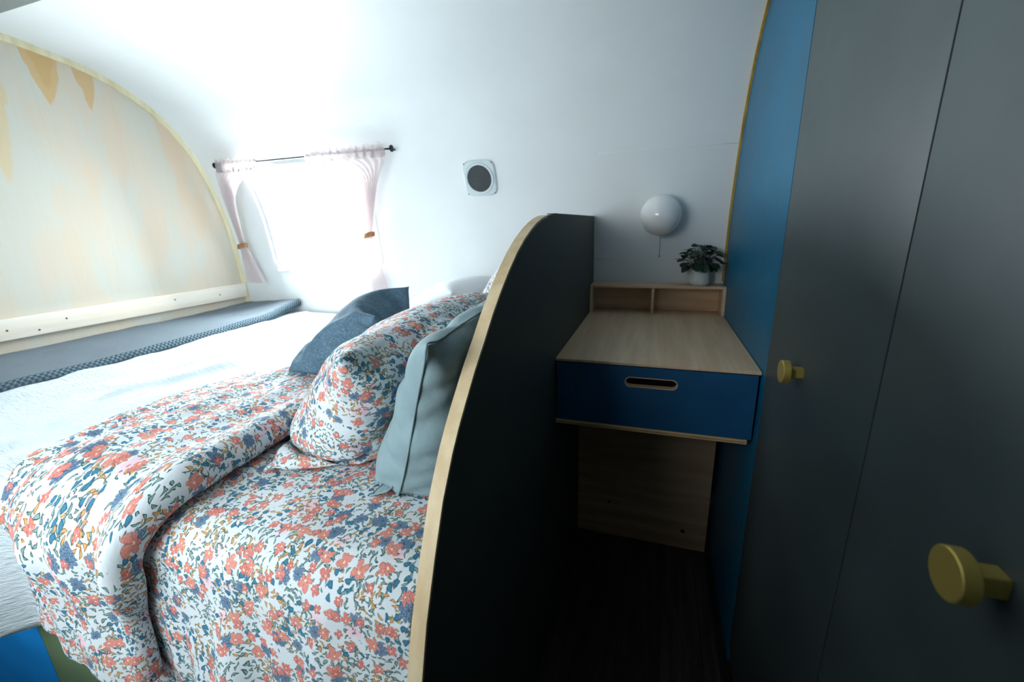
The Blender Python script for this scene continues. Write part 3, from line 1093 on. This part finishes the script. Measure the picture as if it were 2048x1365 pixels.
# ------------------------------------------------------------------ curtain rod and curtains
RY, RZ = 0.575, 0.672
rod = empty('curtain_rod', (-1.31, RY, RZ), 'thin black curtain rod across the top of the window', 'curtain rod')
tube('rod', [(-1.80, RY, RZ), (-1.3, RY, RZ), (-0.825, RY, RZ)], 0.0035, M['black_metal'], rod, 10)
for x, s_ in ((-0.815, 1), (-1.815, -1)):
    lathe('finial', [(0.004, 0), (0.006, 0.004), (0.0135, 0.006), (0.0135, 0.011), (0.006, 0.013)], (x - 0.011 * s_, RY, RZ), (s_, 0, 0), M['black_metal'], rod, 20)
for x in (-0.838, -1.795):
    V, F = tube_data([(x, RY, RZ), (x, (RY + y_of_z(RZ)) / 2, RZ + 0.004), (x, y_of_z(RZ + 0.004) + 0.001, RZ + 0.004)], 0.004, 8)
    mesh('bracket', V, F, M['black_metal'], rod, smooth=True)


def curtain(name, label, xh0, xh1, tie, zb, bot, npl, seed, tieband):
    """header gathered on the rod from xh0 to xh1, drawn to the tie point, then flaring to the hem
    bot = (x0, x1) of the hem"""
    root = empty(name, (tie[0], tie[1], zb), label, 'curtain', 'sheer tied-back curtains')
    nu, nv = 90, 60
    V, UV = [], []
    zt = RZ + 0.022
    tz = tie[2]
    xo = tie[3]      # the outer side x of the curtain at the top (pulled side)
    for j in range(nv + 1):
        f = j / nv
        z = zt + (zb - zt) * f
        for i in range(nu + 1):
            u = i / nu
            hx = xh0 + (xh1 - xh0) * u
            if z > RZ - 0.03:                      # ruffled header sleeve around the rod
                x = hx + 0.004 * math.sin(u * 60 + seed)
                y = RY + (0.010 if z < RZ + 0.01 else 0.002) * (1 if i % 2 else -0.6) - 0.006
                y += 0.004 * math.sin(u * 75 + seed * 2) - 0.004
                zz = z + 0.005 * math.sin(u * 40 + seed) + 0.003 * math.sin(u * 97)
            else:
                zz = z
                if z > tz:
                    g = (RZ - 0.03 - z) / (RZ - 0.03 - tz)
                    # cloth below the sleeve is swept sideways to the tie in a quick curve
                    e = 1 - (1 - g) ** 2.6
                    col_x = xo + (u - 0.5) * (0.075 + 0.05 * (1 - g))
                    col_x = col_x + (tie[0] - xo) * g
                    wd_ = (1 - g) ** 7
                    wtie = 0.030
                    x0_ = hx * wd_ + (1 - wd_) * (tie[0] * g + xo * (1 - g) + (u - 0.5) * (0.085 * (1 - g) + wtie * g))
                    x = x0_
                    y = RY + (tie[1] - RY) * g ** 0.9
                    amp = 0.011 * (1 - g) + 0.009
                else:
                    g = (tz - z) / (tz - zb)
                    c0 = tie[0] + (bot[0] - tie[0]) * g ** 0.8; c1 = tie[0] + (bot[1] - tie[0]) * g ** 0.8
                    h = 0.015
                    x = (c0 - h * (1 - g)) + (c1 - c0 + 2 * h * (1 - g)) * u
                    y = tie[1] + (min(y_of_z(z) - 0.016, tie[1] + 0.02) - tie[1]) * g
                    amp = 0.009 + 0.005 * g
                y -= amp * (0.5 + 0.5 * math.sin(u * npl * 2 * PI + seed + 1.5 * math.sin(f * 3 + seed)))
                yl = y_of_z(zz) - 0.006
                if y > yl: y = yl
            V.append((x, y, zz)); UV.append((u * 0.4, f * 0.7))
    F = []
    for j in range(nv):
        for i in range(nu):
            a = j * (nu + 1) + i
            F.append((a, a + 1, a + nu + 2, a + nu + 1))
    mesh('fabric', V, F, M['sheer'], root, smooth=True, uvs=UV)
    # band
    V, F = [], []
    n = 28
    for j, dz in enumerate((-0.011, -0.009, 0.009, 0.011)):
        for k in range(n):
            a = 2 * PI * k / n
            r = 1.0 if j in (1, 2) else 0.95
            V.append((tie[0] + tieband * math.cos(a) * r, tie[1] - 0.008 + 0.018 * math.sin(a) * r, tz + dz + 0.006 * math.cos(a)))
    for j in range(3):
        for k in range(n):
            a = j * n + k; b_ = j * n + (k + 1) % n
            F.append((a, b_, b_ + n, a + n))
    mesh('tieback', V, F, M['leather'], root, smooth=True)
    return root


curtain('curtain', 'sheer blush curtain tied back beside the plywood partition', -1.80, -1.545, (-1.865, 0.690, 0.285, -1.785), 0.085, (-1.905, -1.775), 7, 0.6, 0.033)
curtain('curtain', 'sheer blush curtain tied back on the speaker side of the window', -1.255, -0.842, (-1.055, 0.690, 0.325, -0.925), 0.03, (-1.10, -0.985), 9, 2.1, 0.031)

# ------------------------------------------------------------------ bed base, mattress
BF = -0.715                      # front plane of the base
bb = empty('bed_base', (-1.0, 0.0, FLOOR), 'low built-in bed base with olive green and bright blue front panels', 'bed base')
box('green_panel', (-1.010, BF, FLOOR), (-TH - 0.002, BF + 0.018, -0.285), M['green_base'], bb, 0.001)['label'] = 'olive green front panel'
box('blue_panel', (PX + 0.013, BF, FLOOR), (-1.012, BF + 0.018, -0.285), M['blue_base'], bb, 0.001)['label'] = 'bright blue front panel'
box('platform', (PX + 0.013, BF, -0.283), (-TH - 0.002, 0.742, -0.265), M['birch_x'], bb, 0.001)
ZT = -0.088                      # top of the made bed
mt_ = bm_mesh('mattress', box_bm((PX + 0.014, BF + 0.005, -0.262), (-TH - 0.012, 0.735, ZT - 0.012), 0.04, 4), M['mattress'], smooth=True, auto=60)
tag(mt_, 'thick mattress hidden under the floral sheet and white quilt', 'mattress')

# ------------------------------------------------------------------ bedding
RAD = 0.07
def bed_path(b, r=RAD, front=BF - 0.012, zt=ZT, far=0.735):
    """b: distance from the far wall towards the camera, over the edge and down. -> point(y,z), normal(y,z), drop"""
    flat = far - (front + r)
    if b <= flat:
        return (far - b, zt), (0.0, 1.0), 0.0
    arc = r * PI / 2
    if b <= flat + arc:
        a = (b - flat) / r
        return (front + r - r * math.sin(a), zt - r + r * math.cos(a)), (-math.sin(a), math.cos(a)), 0.0
    d = b - flat - arc
    return (front, zt - r - d), (-1.0, 0.0), d


def b_of_y(y, front=BF - 0.012, r=RAD, far=0.735):
    return far - y


B_EDGE = 0.735 - (BF - 0.012 + RAD) + RAD * PI / 2     # arclength where the vertical drop starts


def loft(name, xs_of_b, bs, h_of, mat, parent=None, flare=None, nx=90, under=0.0, roll=0.0, uvoff=(0, 0), solid=0.0):
    """sheet over the bed. xs_of_b(b)->(x0,x1); h_of(u,x,b,drop)->height above the path"""
    V, UV, F = [], [], []
    for b in bs:
        x0, x1 = xs_of_b(b)
        for i in range(nx + 1):
            u = i / nx
            x = x0 + (x1 - x0) * u
            (y, z), (ny, nz), dr = bed_path(b)
            h = h_of(u, x, b, dr)
            dx = 0.0
            if flare: dx = flare(u, x, b, dr)
            V.append((x + dx, y + ny * h, z + nz * h)); UV.append((x + uvoff[0], b + uvoff[1]))
    for j in range(len(bs) - 1):
        for i in range(nx):
            a = j * (nx + 1) + i
            F.append((a, a + nx + 1, a + nx + 2, a + 1))
    o = mesh(name, V, F, mat, parent, smooth=True, uvs=UV)
    if solid:
        md = o.modifiers.new('thickness', 'SOLIDIFY'); md.thickness = solid; md.offset = -1
    return o


def lin(a, b, n): return [a + (b - a) * i / n for i in range(n + 1)]
def lerp_tab(x, tab):
    if x <= tab[0][0]: return tab[0][1]
    for (x0, y0), (x1, y1) in zip(tab, tab[1:]):
        if x <= x1:
            f = (x - x0) / (x1 - x0); f = f * f * (3 - 2 * f)
            return y0 + (y1 - y0) * f
    return tab[-1][1]


# --- floral sheet nearest the partition
def sheet_h(u, x, b, dr):
    h = 0.004 + 0.006 * fbm(x * 4, b * 4, 1.0) + 0.0025 * fbm(x * 14 + b * 5, b * 9, 4.0)
    if dr > 0:
        k = min(dr / 0.25, 1.0)
        kx = min(max((x + 0.52) / 0.06, 0), 1)
        h += kx * k * (0.026 + 0.014 * math.sin(x * 34 + 1.1 * math.sin(b * 3) + 2.2) + 0.008 * math.sin(x * 71 + 0.6))
    else:
        h += 0.004 * math.sin(x * 26 + b * 7) * max(0, (b - 1.1)) * 2
    return max(h, 0.001)


bs = lin(0.02, B_EDGE - 0.12, 60) + lin(B_EDGE - 0.115, B_EDGE + 0.60, 60)
sh = loft('floral_sheet', lambda b: (-0.60 - 0.03 * max(0, min((b - 1.4) / 0.2, 1)), -TH - 0.004), bs, sheet_h, M['floral'], nx=110, solid=0.002)
tag(sh, 'white floral fitted sheet below the pillows hanging over the bed edge', 'sheet')

# --- white quilt between blanket and floral duvet
def quilt_h(u, x, b, dr):
    w_ = fbm(x * 2.2 + b * 0.6, b * 3.0, 7.0, 4)
    h = 0.016 + 0.010 * w_ + 0.005 * fbm(x * 14, b * 7, 2.0)
    # a few diagonal wrinkles
    s = x * 0.45 + b
    h += 0.006 * max(0, math.sin(x * 23 + b * 5.0 + 2 * w_)) ** 4
    # a few long folds pushed up along the bed, and puckers beside the duvet
    Y = 0.735 - b
    for fx, fy, ly, wx, a, tilt in ((-1.13, -0.22, 0.20, 0.020, 0.020, 0.12), (-1.25, -0.02, 0.22, 0.018, 0.014, 0.10), (-1.07, -0.52, 0.18, 0.022, 0.018, -0.15),
                                    (-1.38, -0.36, 0.20, 0.020, 0.012, 0.10), (-1.20, 0.33, 0.20, 0.022, 0.015, 0.05), (-1.42, 0.12, 0.16, 0.018, 0.010, -0.1)):
        e = math.exp(-((Y - fy) / ly) ** 4)
        d_ = (x - fx - tilt * (Y - fy) + 0.012 * w_) / wx
        h += a * e * math.exp(-d_ * d_)
    if dr > 0:
        k = min(dr / 0.2, 1)
        h += k * (0.018 + 0.014 * math.sin(x * 30))
    h *= 1 - 0.85 * min(max((x + 0.98) / 0.05, 0), 1)
    return max(h, 0.002)


bsq = lin(0.01, B_EDGE - 0.12, 80) + lin(B_EDGE - 0.115, B_EDGE + 0.27, 26)
q = loft('white_quilt', lambda b: (-1.70, -0.80), bsq, quilt_h, M['quilt'], nx=120, solid=0.006)
tag(q, 'crinkled white cotton quilt across the middle of the bed', 'quilt')

# --- floral duvet folded back in a thick band
def duvet():
    # cross-section: c from the thin far edge over the top, round the roll at the crease and back under
    XLT = [(0.0, -0.80), (0.55, -0.82), (0.78, -0.86), (0.95, -0.94), (1.12, -0.985), (1.25, -0.985), (1.36, -0.94), (1.47, -0.885), (1.60, -0.855), (1.85, -0.85)]
    XRT = [(0.0, -0.50), (1.2, -0.50), (1.30, -0.495), (1.40, -0.485), (1.50, -0.512), (1.62, -0.545), (1.85, -0.555)]
    nc_top, nc_roll = 96, 14
    V, UV, F = [], [], []
    b_end = B_EDGE + 0.225
    bs = lin(0.02, B_EDGE - 0.14, 90) + lin(B_EDGE - 0.135, b_end, 70)
    cols = nc_top + nc_roll + 1
    for b in bs:
        xl = lerp_tab(b, XLT) + 0.006 * fbm(b * 9, 2.0); xr = lerp_tab(b, XRT) + 0.004 * fbm(b * 8, 6.0)
        W = xr - xl
        drop0 = max(0.0, b - B_EDGE)
        thick = 0.052 - 0.026 * min(max(b - 1.40, 0) / 0.2, 1)
        # the hem is cut so that it falls lower towards the crease
        for c in range(cols):
            if c <= nc_top:
                u = c / nc_top
                x = xl + W * u
                bb_ = b
                if drop0 > 0:
                    bb_ = B_EDGE + drop0 * (0.84 + 0.18 * u)
                (y, z), (ny, nz), dr = bed_path(bb_)
                h = 0.020 + thick * math.sin(min(u / 0.55, 1) * PI / 2) * 0.75 + thick * 0.25 * u
                ed = min(u / 0.05, 1)
                h *= 0.60 + 0.40 * math.sqrt(ed)
                # long soft pleats running along the bed, deeper where the cloth drops
                w_ = fbm(x * 3.0, b * 1.4, 9.0)
                pl_ = math.sin(x * 62 + 2.2 * w_ + 1.1 * b)
                pl2 = math.sin(x * 27 + 1.5 * w_ + b * 0.8)
                k = min(max(b - 1.0, 0) / 0.5, 1)
                k *= 1 - 0.75 * min(dr / 0.12, 1)
                h += (0.0030 + 0.0030 * k) * pl_ + (0.004 + 0.006 * k) * pl2 + 0.010 * fbm(x * 5, b * 3, 3.0)
                if dr > 0:
                    kk = min(dr / 0.22, 1)
                    h += kk * (0.006 + 0.007 * math.sin(x * 30 + 0.7 + 2 * w_))
                h += 0.0016 * fbm(x * 30, b * 22, 5.0)
                rollh = h
                V.append((x, y + ny * h, z + nz * h)); UV.append((x + 2.0, bb_))
                last = (x, y, z, ny, nz, h)
            else:
                q_ = (c - nc_top) / nc_roll
                x, y, z, ny, nz, h = last
                a = q_ * PI
                r_ = h * 0.47
                xx = x + r_ * math.sin(a) * 0.75 - (0.05 * max(0, q_ - 0.7) / 0.3)
                hh = h - r_ * (1 - math.cos(a))
                V.append((xx, y + ny * hh, z + nz * hh)); UV.append((x + 2.0 + q_ * 0.09, b if drop0 <= 0 else B_EDGE + drop0 * 1.02))
    for j in range(len(bs) - 1):
        for i in range(cols - 1):
            a = j * cols + i
            F.append((a, a + cols, a + cols + 1, a + 1))
    o = mesh('floral_duvet', V, F, M['floral'], smooth=True, uvs=UV)
    md = o.modifiers.new('thickness', 'SOLIDIFY'); md.thickness = 0.003; md.offset = -1
    return o
dv = duvet()
tag(dv, 'white duvet with coral and blue floral print folded back, draped over bed front', 'duvet')

# --- grey-blue blanket at the foot of the bed
def blanket():
    V, UV, F = [], [], []
    bs = lin(0.005, B_EDGE - 0.12, 110) + lin(B_EDGE - 0.115, B_EDGE + 0.2, 24)
    xr_tab = [(0.0, -1.60), (0.10, -1.60), (0.30, -1.575), (0.55, -1.555), (0.85, -1.535), (1.1, -1.54), (1.3, -1.555), (1.8, -1.56)]
    nt, nr = 50, 10
    cols = nt + nr + 1
    for b in bs:
        xl = PX + 0.013; xr = lerp_tab(b, xr_tab) + 0.004 * fbm(b * 11, 1.0)
        (y, z), (ny, nz), dr = bed_path(b)
        rise = 0.045 * max(0, 1 - b / 0.28) ** 1.3
        for c in range(cols):
            if c <= nt:
                u = c / nt; x = xl + (xr - xl) * u
                h = 0.040 + 0.006 * fbm(x * 4, b * 3, 2.5) + 0.002 * fbm(x * 15, b * 10) + rise * (0.3 + 0.7 * u)
                h += 0.006 * (1 - u)
                e = max(0, (u - 0.90) / 0.10); h -= 0.004 * e * e
                V.append((x, y + ny * h, z + nz * h)); UV.append((x, b)); last = (x, h)
            else:
                q_ = (c - nt) / nr; a = q_ * PI
                x, h = last
                r_ = 0.0165
                V.append((x + r_ * math.sin(a) * 0.85, y + ny * (h - r_ + r_ * math.cos(a)), z + nz * (h - r_ + r_ * math.cos(a)))); UV.append((x + q_ * PI * r_, b))
    for j in range(len(bs) - 1):
        for i in range(cols - 1):
            a = j * cols + i
            F.append((a, a + cols, a + cols + 1, a + 1))
    root = empty('knit_blanket', (-1.76, 0.0, ZT + 0.02))
    o = mesh('knit_cloth', V, F, M['knit'], root, smooth=True, uvs=UV)
    md = o.modifiers.new('thickness', 'SOLIDIFY'); md.thickness = 0.004; md.offset = -1
    # chunky ribbed border along the edge that faces the pillows
    V, F, UV = [], [], []
    nb = 14
    for jb, b in enumerate(bs):
        xr = lerp_tab(b, xr_tab) + 0.004 * fbm(b * 11, 1.0)
        (y, z), (ny, nz), dr = bed_path(b)
        rise = 0.045 * max(0, 1 - b / 0.28) ** 1.3
        h = 0.036 + 0.006 * fbm(xr * 4, b * 3, 2.5) + rise
        for k in range(nb):
            a = 2 * PI * k / nb
            hh = h - 0.014 + 0.0215 * math.sin(a)
            V.append((xr + 0.006 + 0.017 * math.cos(a), y + ny * hh, z + nz * hh)); UV.append((k / nb * 0.13, b))
        if jb:
            for k in range(nb):
                F.append(((jb - 1) * nb + k, (jb - 1) * nb + (k + 1) % nb, jb * nb + (k + 1) % nb, jb * nb + k))
    hem = mesh('ribbed_border', V, F, M['knit_rib'], root, smooth=True, uvs=UV)
    hem['label'] = 'ribbed border, darkened as edge shade'
    return root
bl = blanket()
tag(bl, 'grey-blue knitted blanket laid across the foot of the bed', 'blanket')


# ------------------------------------------------------------------ pillows: small inflated-cloth solver
def solve_pillow(L, H, nu, nv, origin, ua, va, planes, press, steps=170, grav=1.2, seed=0, slack=1.0, puff0=0.02, fill=0.2):
    """two cloth faces sewn along the border, inflated against planes. Returns verts, faces, uvs, border indices"""
    rs = np.random.RandomState(seed)
    ua = np.array(ua, float); ua /= np.linalg.norm(ua)
    va = np.array(va, float); va -= ua * (va @ ua); va /= np.linalg.norm(va)
    wa = np.cross(ua, va)
    us = np.linspace(-L / 2, L / 2, nu); vs = np.linspace(-H / 2, H / 2, nv)
    idF = -np.ones((nu, nv), int); idB = -np.ones((nu, nv), int)
    P, UV = [], []
    for i in range(nu):
        for j in range(nv):
            bd = i in (0, nu - 1) or j in (0, nv - 1)
            k = 0 if bd else puff0 * math.sin(PI * i / (nu - 1)) * math.sin(PI * j / (nv - 1))
            idF[i, j] = len(P); P.append(np.array(origin) + ua * us[i] + va * vs[j] + wa * k); UV.append((us[i], vs[j]))
    for i in range(nu):
        for j in range(nv):
            if i in (0, nu - 1) or j in (0, nv - 1): idB[i, j] = idF[i, j]
            else:
                k = puff0 * math.sin(PI * i / (nu - 1)) * math.sin(PI * j / (nv - 1))
                idB[i, j] = len(P); P.append(np.array(origin) + ua * us[i] + va * vs[j] - wa * k); UV.append((us[i], vs[j]))
    X = np.array(P); N = len(X)
    X += rs.normal(0, 0.0006, X.shape)
    C = []
    seen = set()
    def con(a, b, d, k):
        key = (min(a, b), max(a, b))
        if a == b or key in seen: return
        seen.add(key); C.append((a, b, d, k))
    du, dv_ = us[1] - us[0], vs[1] - vs[0]
    for I in (idF, idB):
        for i in range(nu):
            for j in range(nv):
                if i + 1 < nu: con(I[i, j], I[i + 1, j], du * slack, 1.0)
                if j + 1 < nv: con(I[i, j], I[i, j + 1], dv_ * slack, 1.0)
                if i + 1 < nu and j + 1 < nv:
                    dd = math.hypot(du, dv_) * slack
                    con(I[i, j], I[i + 1, j + 1], dd, 0.35); con(I[i + 1, j], I[i, j + 1], dd, 0.35)
                if i + 2 < nu: con(I[i, j], I[i + 2, j], 2 * du * slack, 0.08)
                if j + 2 < nv: con(I[i, j], I[i, j + 2], 2 * dv_ * slack, 0.08)
    # greedy colouring
    used = [set() for _ in range(N)]
    groups = []
    for ci, (a, b, d, k) in enumerate(C):
        g = 0
        while g in used[a] or g in used[b]: g += 1
        used[a].add(g); used[b].add(g)
        while len(groups) <= g: groups.append([])
        groups[g].append(ci)
    G = []
    for g in groups:
        G.append((np.array([C[c][0] for c in g]), np.array([C[c][1] for c in g]), np.array([C[c][2] for c in g]), np.array([C[c][3] for c in g])))
    T = []
    for I, fl in ((idF, 0), (idB, 1)):
        for i in range(nu - 1):
            for j in range(nv - 1):
                a, b, c, d = I[i, j], I[i + 1, j], I[i + 1, j + 1], I[i, j + 1]
                T.append((a, b, c, d) if not fl else (a, d, c, b))
    T = np.array(T)
    Vv = np.zeros_like(X)
    dt = 1 / 60
    vt = fill * L * H * math.sqrt(L * H)
    pl = [(np.array(p, float), np.array(n_, float) / np.linalg.norm(n_)) for p, n_ in planes]
    for st in range(steps):
        d1 = X[T[:, 2]] - X[T[:, 0]]; d2 = X[T[:, 3]] - X[T[:, 1]]
        nn = np.cross(d1, d2) * 0.5
        cen = X[T].mean(1)
        vol = float((cen * nn).sum() / 3)
        p = press * min(1, st / 30) * min(1.0, max(0.0, (vt - vol) / vt * 5))
        Fo = np.zeros_like(X)
        for c in range(4): np.add.at(Fo, T[:, c], nn)
        Fo /= (np.linalg.norm(Fo, axis=1) + 1e-12)[:, None]
        acc = Fo * p
        acc[:, 2] -= grav
        Vv = (Vv + acc * dt) * 0.90
        Pn = X + Vv * dt
        for it in range(7):
            for a, b, d, k in G:
                D = Pn[b] - Pn[a]
                ln = np.linalg.norm(D, axis=1) + 1e-9
                kk = np.where(ln > d, k, k * 0.35)
                cor = D * (0.5 * kk * (ln - d) / ln)[:, None]
                Pn[a] += cor; Pn[b] -= cor
            for p0, n0 in pl:
                s = (Pn - p0) @ n0
                msk = s < 0
                if msk.any():
                    Pn[msk] -= s[msk][:, None] * n0
                    # friction
                    dl = Pn[msk] - X[msk]
                    tang = dl - (dl @ n0)[:, None] * n0
                    Pn[msk] -= tang * 0.6
        Vv = (Pn - X) / dt
        sp_ = np.linalg.norm(Vv, axis=1)
        mx_ = np.maximum(1, sp_ / 1.5)
        Vv /= mx_[:, None]
        X = Pn
    border = [idF[i, 0] for i in range(nu)] + [idF[nu - 1, j] for j in range(1, nv)] + [idF[i, nv - 1] for i in range(nu - 2, -1, -1)] + [idF[0, j] for j in range(nv - 2, 0, -1)]
    return X, T, UV, border


def pillow(name, label, cat, mat, piping=None, group=None, wrinkle=None, **kw):
    X, T, UV, border = solve_pillow(**kw)
    if wrinkle:
        # cloth creases: push the cover in along ridged noise, none at the seams
        amp, fr, ridge = wrinkle
        nn = np.cross(X[T[:, 2]] - X[T[:, 0]], X[T[:, 3]] - X[T[:, 1]])
        N_ = np.zeros_like(X)
        for c in range(4): np.add.at(N_, T[:, c], nn)
        N_ /= (np.linalg.norm(N_, axis=1) + 1e-12)[:, None]
        bset = set(int(b) for b in border)
        for i in range(len(X)):
            if i in bset: continue
            v = Vector((X[i][0] * fr[0] + 5.1, X[i][1] * fr[1], X[i][2] * fr[2]))
            w1 = noise.noise(v + Vector((0, 0, 1)) * noise.noise(v * 0.4) * 1.5)
            X[i] -= N_[i] * amp * ((1 - abs(w1) * 2.2) ** 2 * (1 if abs(w1) < 0.45 else 0) if ridge else 0.5 + w1)
    if piping:
        root = empty(name, (float(X[:, 0].mean()), float(X[:, 1].mean()), float(X[:, 2].min())), label, cat, group)
        o = mesh('cover', X, T, mat, root, smooth=True, uvs=UV)
        o.modifiers.new('smooth', 'SUBSURF').levels = 1; o.modifiers['smooth'].render_levels = 1
        loop = [X[i] for i in border] + [X[border[0]]]
        V, F = tube_data(loop, piping, 6, cap=False)
        mesh('seam', V, F, mat, root, smooth=True)
        return root
    o = mesh(name, X, T, mat, smooth=True, uvs=UV)
    o.modifiers.new('smooth', 'SUBSURF').levels = 1; o.modifiers['smooth'].render_levels = 1
    return tag(o, label, cat, group)


bed_pl = ((0, 0, ZT + 0.006), (0, 0, 1))
duv_pl = ((0, 0, ZT + 0.055), (0, 0, 1))
div_pl = ((-TH - 0.004, 0, 0), (-1, 0, 0))
wall_pl = ((0, 0.735, 0), (0, -1, 0))
def flip(pl): return (pl[0], tuple(-c for c in pl[1]))
sf = ((-0.225, 0, -0.05), (-0.894, 0, 0.447))        # between sage and near floral pillow
fc = ((-0.340, 0, 0.152), (-0.72, 0, 0.69))          # between near floral pillow and slate cushion
ff = ((0, 0.135, 0), (0, 1, 0.15))                   # between near and far floral pillows
fw = ((-0.385, 0, 0.10), (-0.80, 0, 0.60))            # between far floral and white pillow
pillow('pillow', 'sage blue linen pillow squeezed upright against the dark partition', 'pillow', M['sage'], piping=0.0018, wrinkle=(0.011, (7, 9, 21), True),
       L=0.62, H=0.42, nu=50, nv=38, origin=(-0.115, -0.255, 0.105), ua=(0, 1, 0), va=(0.22, 0, 1),
       planes=[bed_pl, div_pl, flip(sf)], press=16, fill=0.28, seed=3, grav=3.2, slack=1.03, steps=150)
pillow('pillow', 'near floral pillow leaning on the sage blue pillow', 'pillow', M['floral_b'], group='floral pillows', wrinkle=(0.010, (11, 9, 11), True),
       L=0.72, H=0.45, nu=54, nv=38, origin=(-0.275, -0.205, 0.095), ua=(0, 1, 0), va=(0.72, 0, 0.75),
       planes=[bed_pl, sf, div_pl, flip(fc), ((-0.487, 0, 0), (1, 0, 0)), flip(ff)], press=14, fill=0.20, seed=5, grav=1.2, slack=1.04, steps=140)
pillow('pillow', 'far floral pillow by the window wall propped against the partition', 'pillow', M['floral_b'], group='floral pillows',
       L=0.58, H=0.48, nu=42, nv=34, origin=(-0.235, 0.435, 0.150), ua=(0, 1, 0), va=(0.40, 0, 0.92),
       planes=[bed_pl, div_pl, wall_pl, ff, flip(fw)], press=14, fill=0.22, seed=8, grav=0.3, slack=1.03, steps=120)
pillow('pillow', 'plain white pillow lying in front of the far floral pillow', 'pillow', M['white_linen'],
       L=0.48, H=0.38, nu=34, nv=28, origin=(-0.53, 0.455, 0.07), ua=(0, 1, 0), va=(0.78, 0, 0.62),
       planes=[duv_pl, wall_pl, fw, ff], press=12, fill=0.2, seed=9, grav=1.0, slack=1.02, steps=110)
pillow('cushion', 'square slate blue wool cushion leaning on the near floral pillow', 'cushion', M['slate'], wrinkle=(0.008, (8, 8, 8), False),
       L=0.37, H=0.40, nu=38, nv=40, origin=(-0.572, -0.105, 0.120), ua=(-0.30, 0.93, 0.12), va=(0.30, 0.06, 0.27),
       planes=[duv_pl, fc], press=12, fill=0.17, seed=12, grav=0.35, slack=1.02, steps=110)
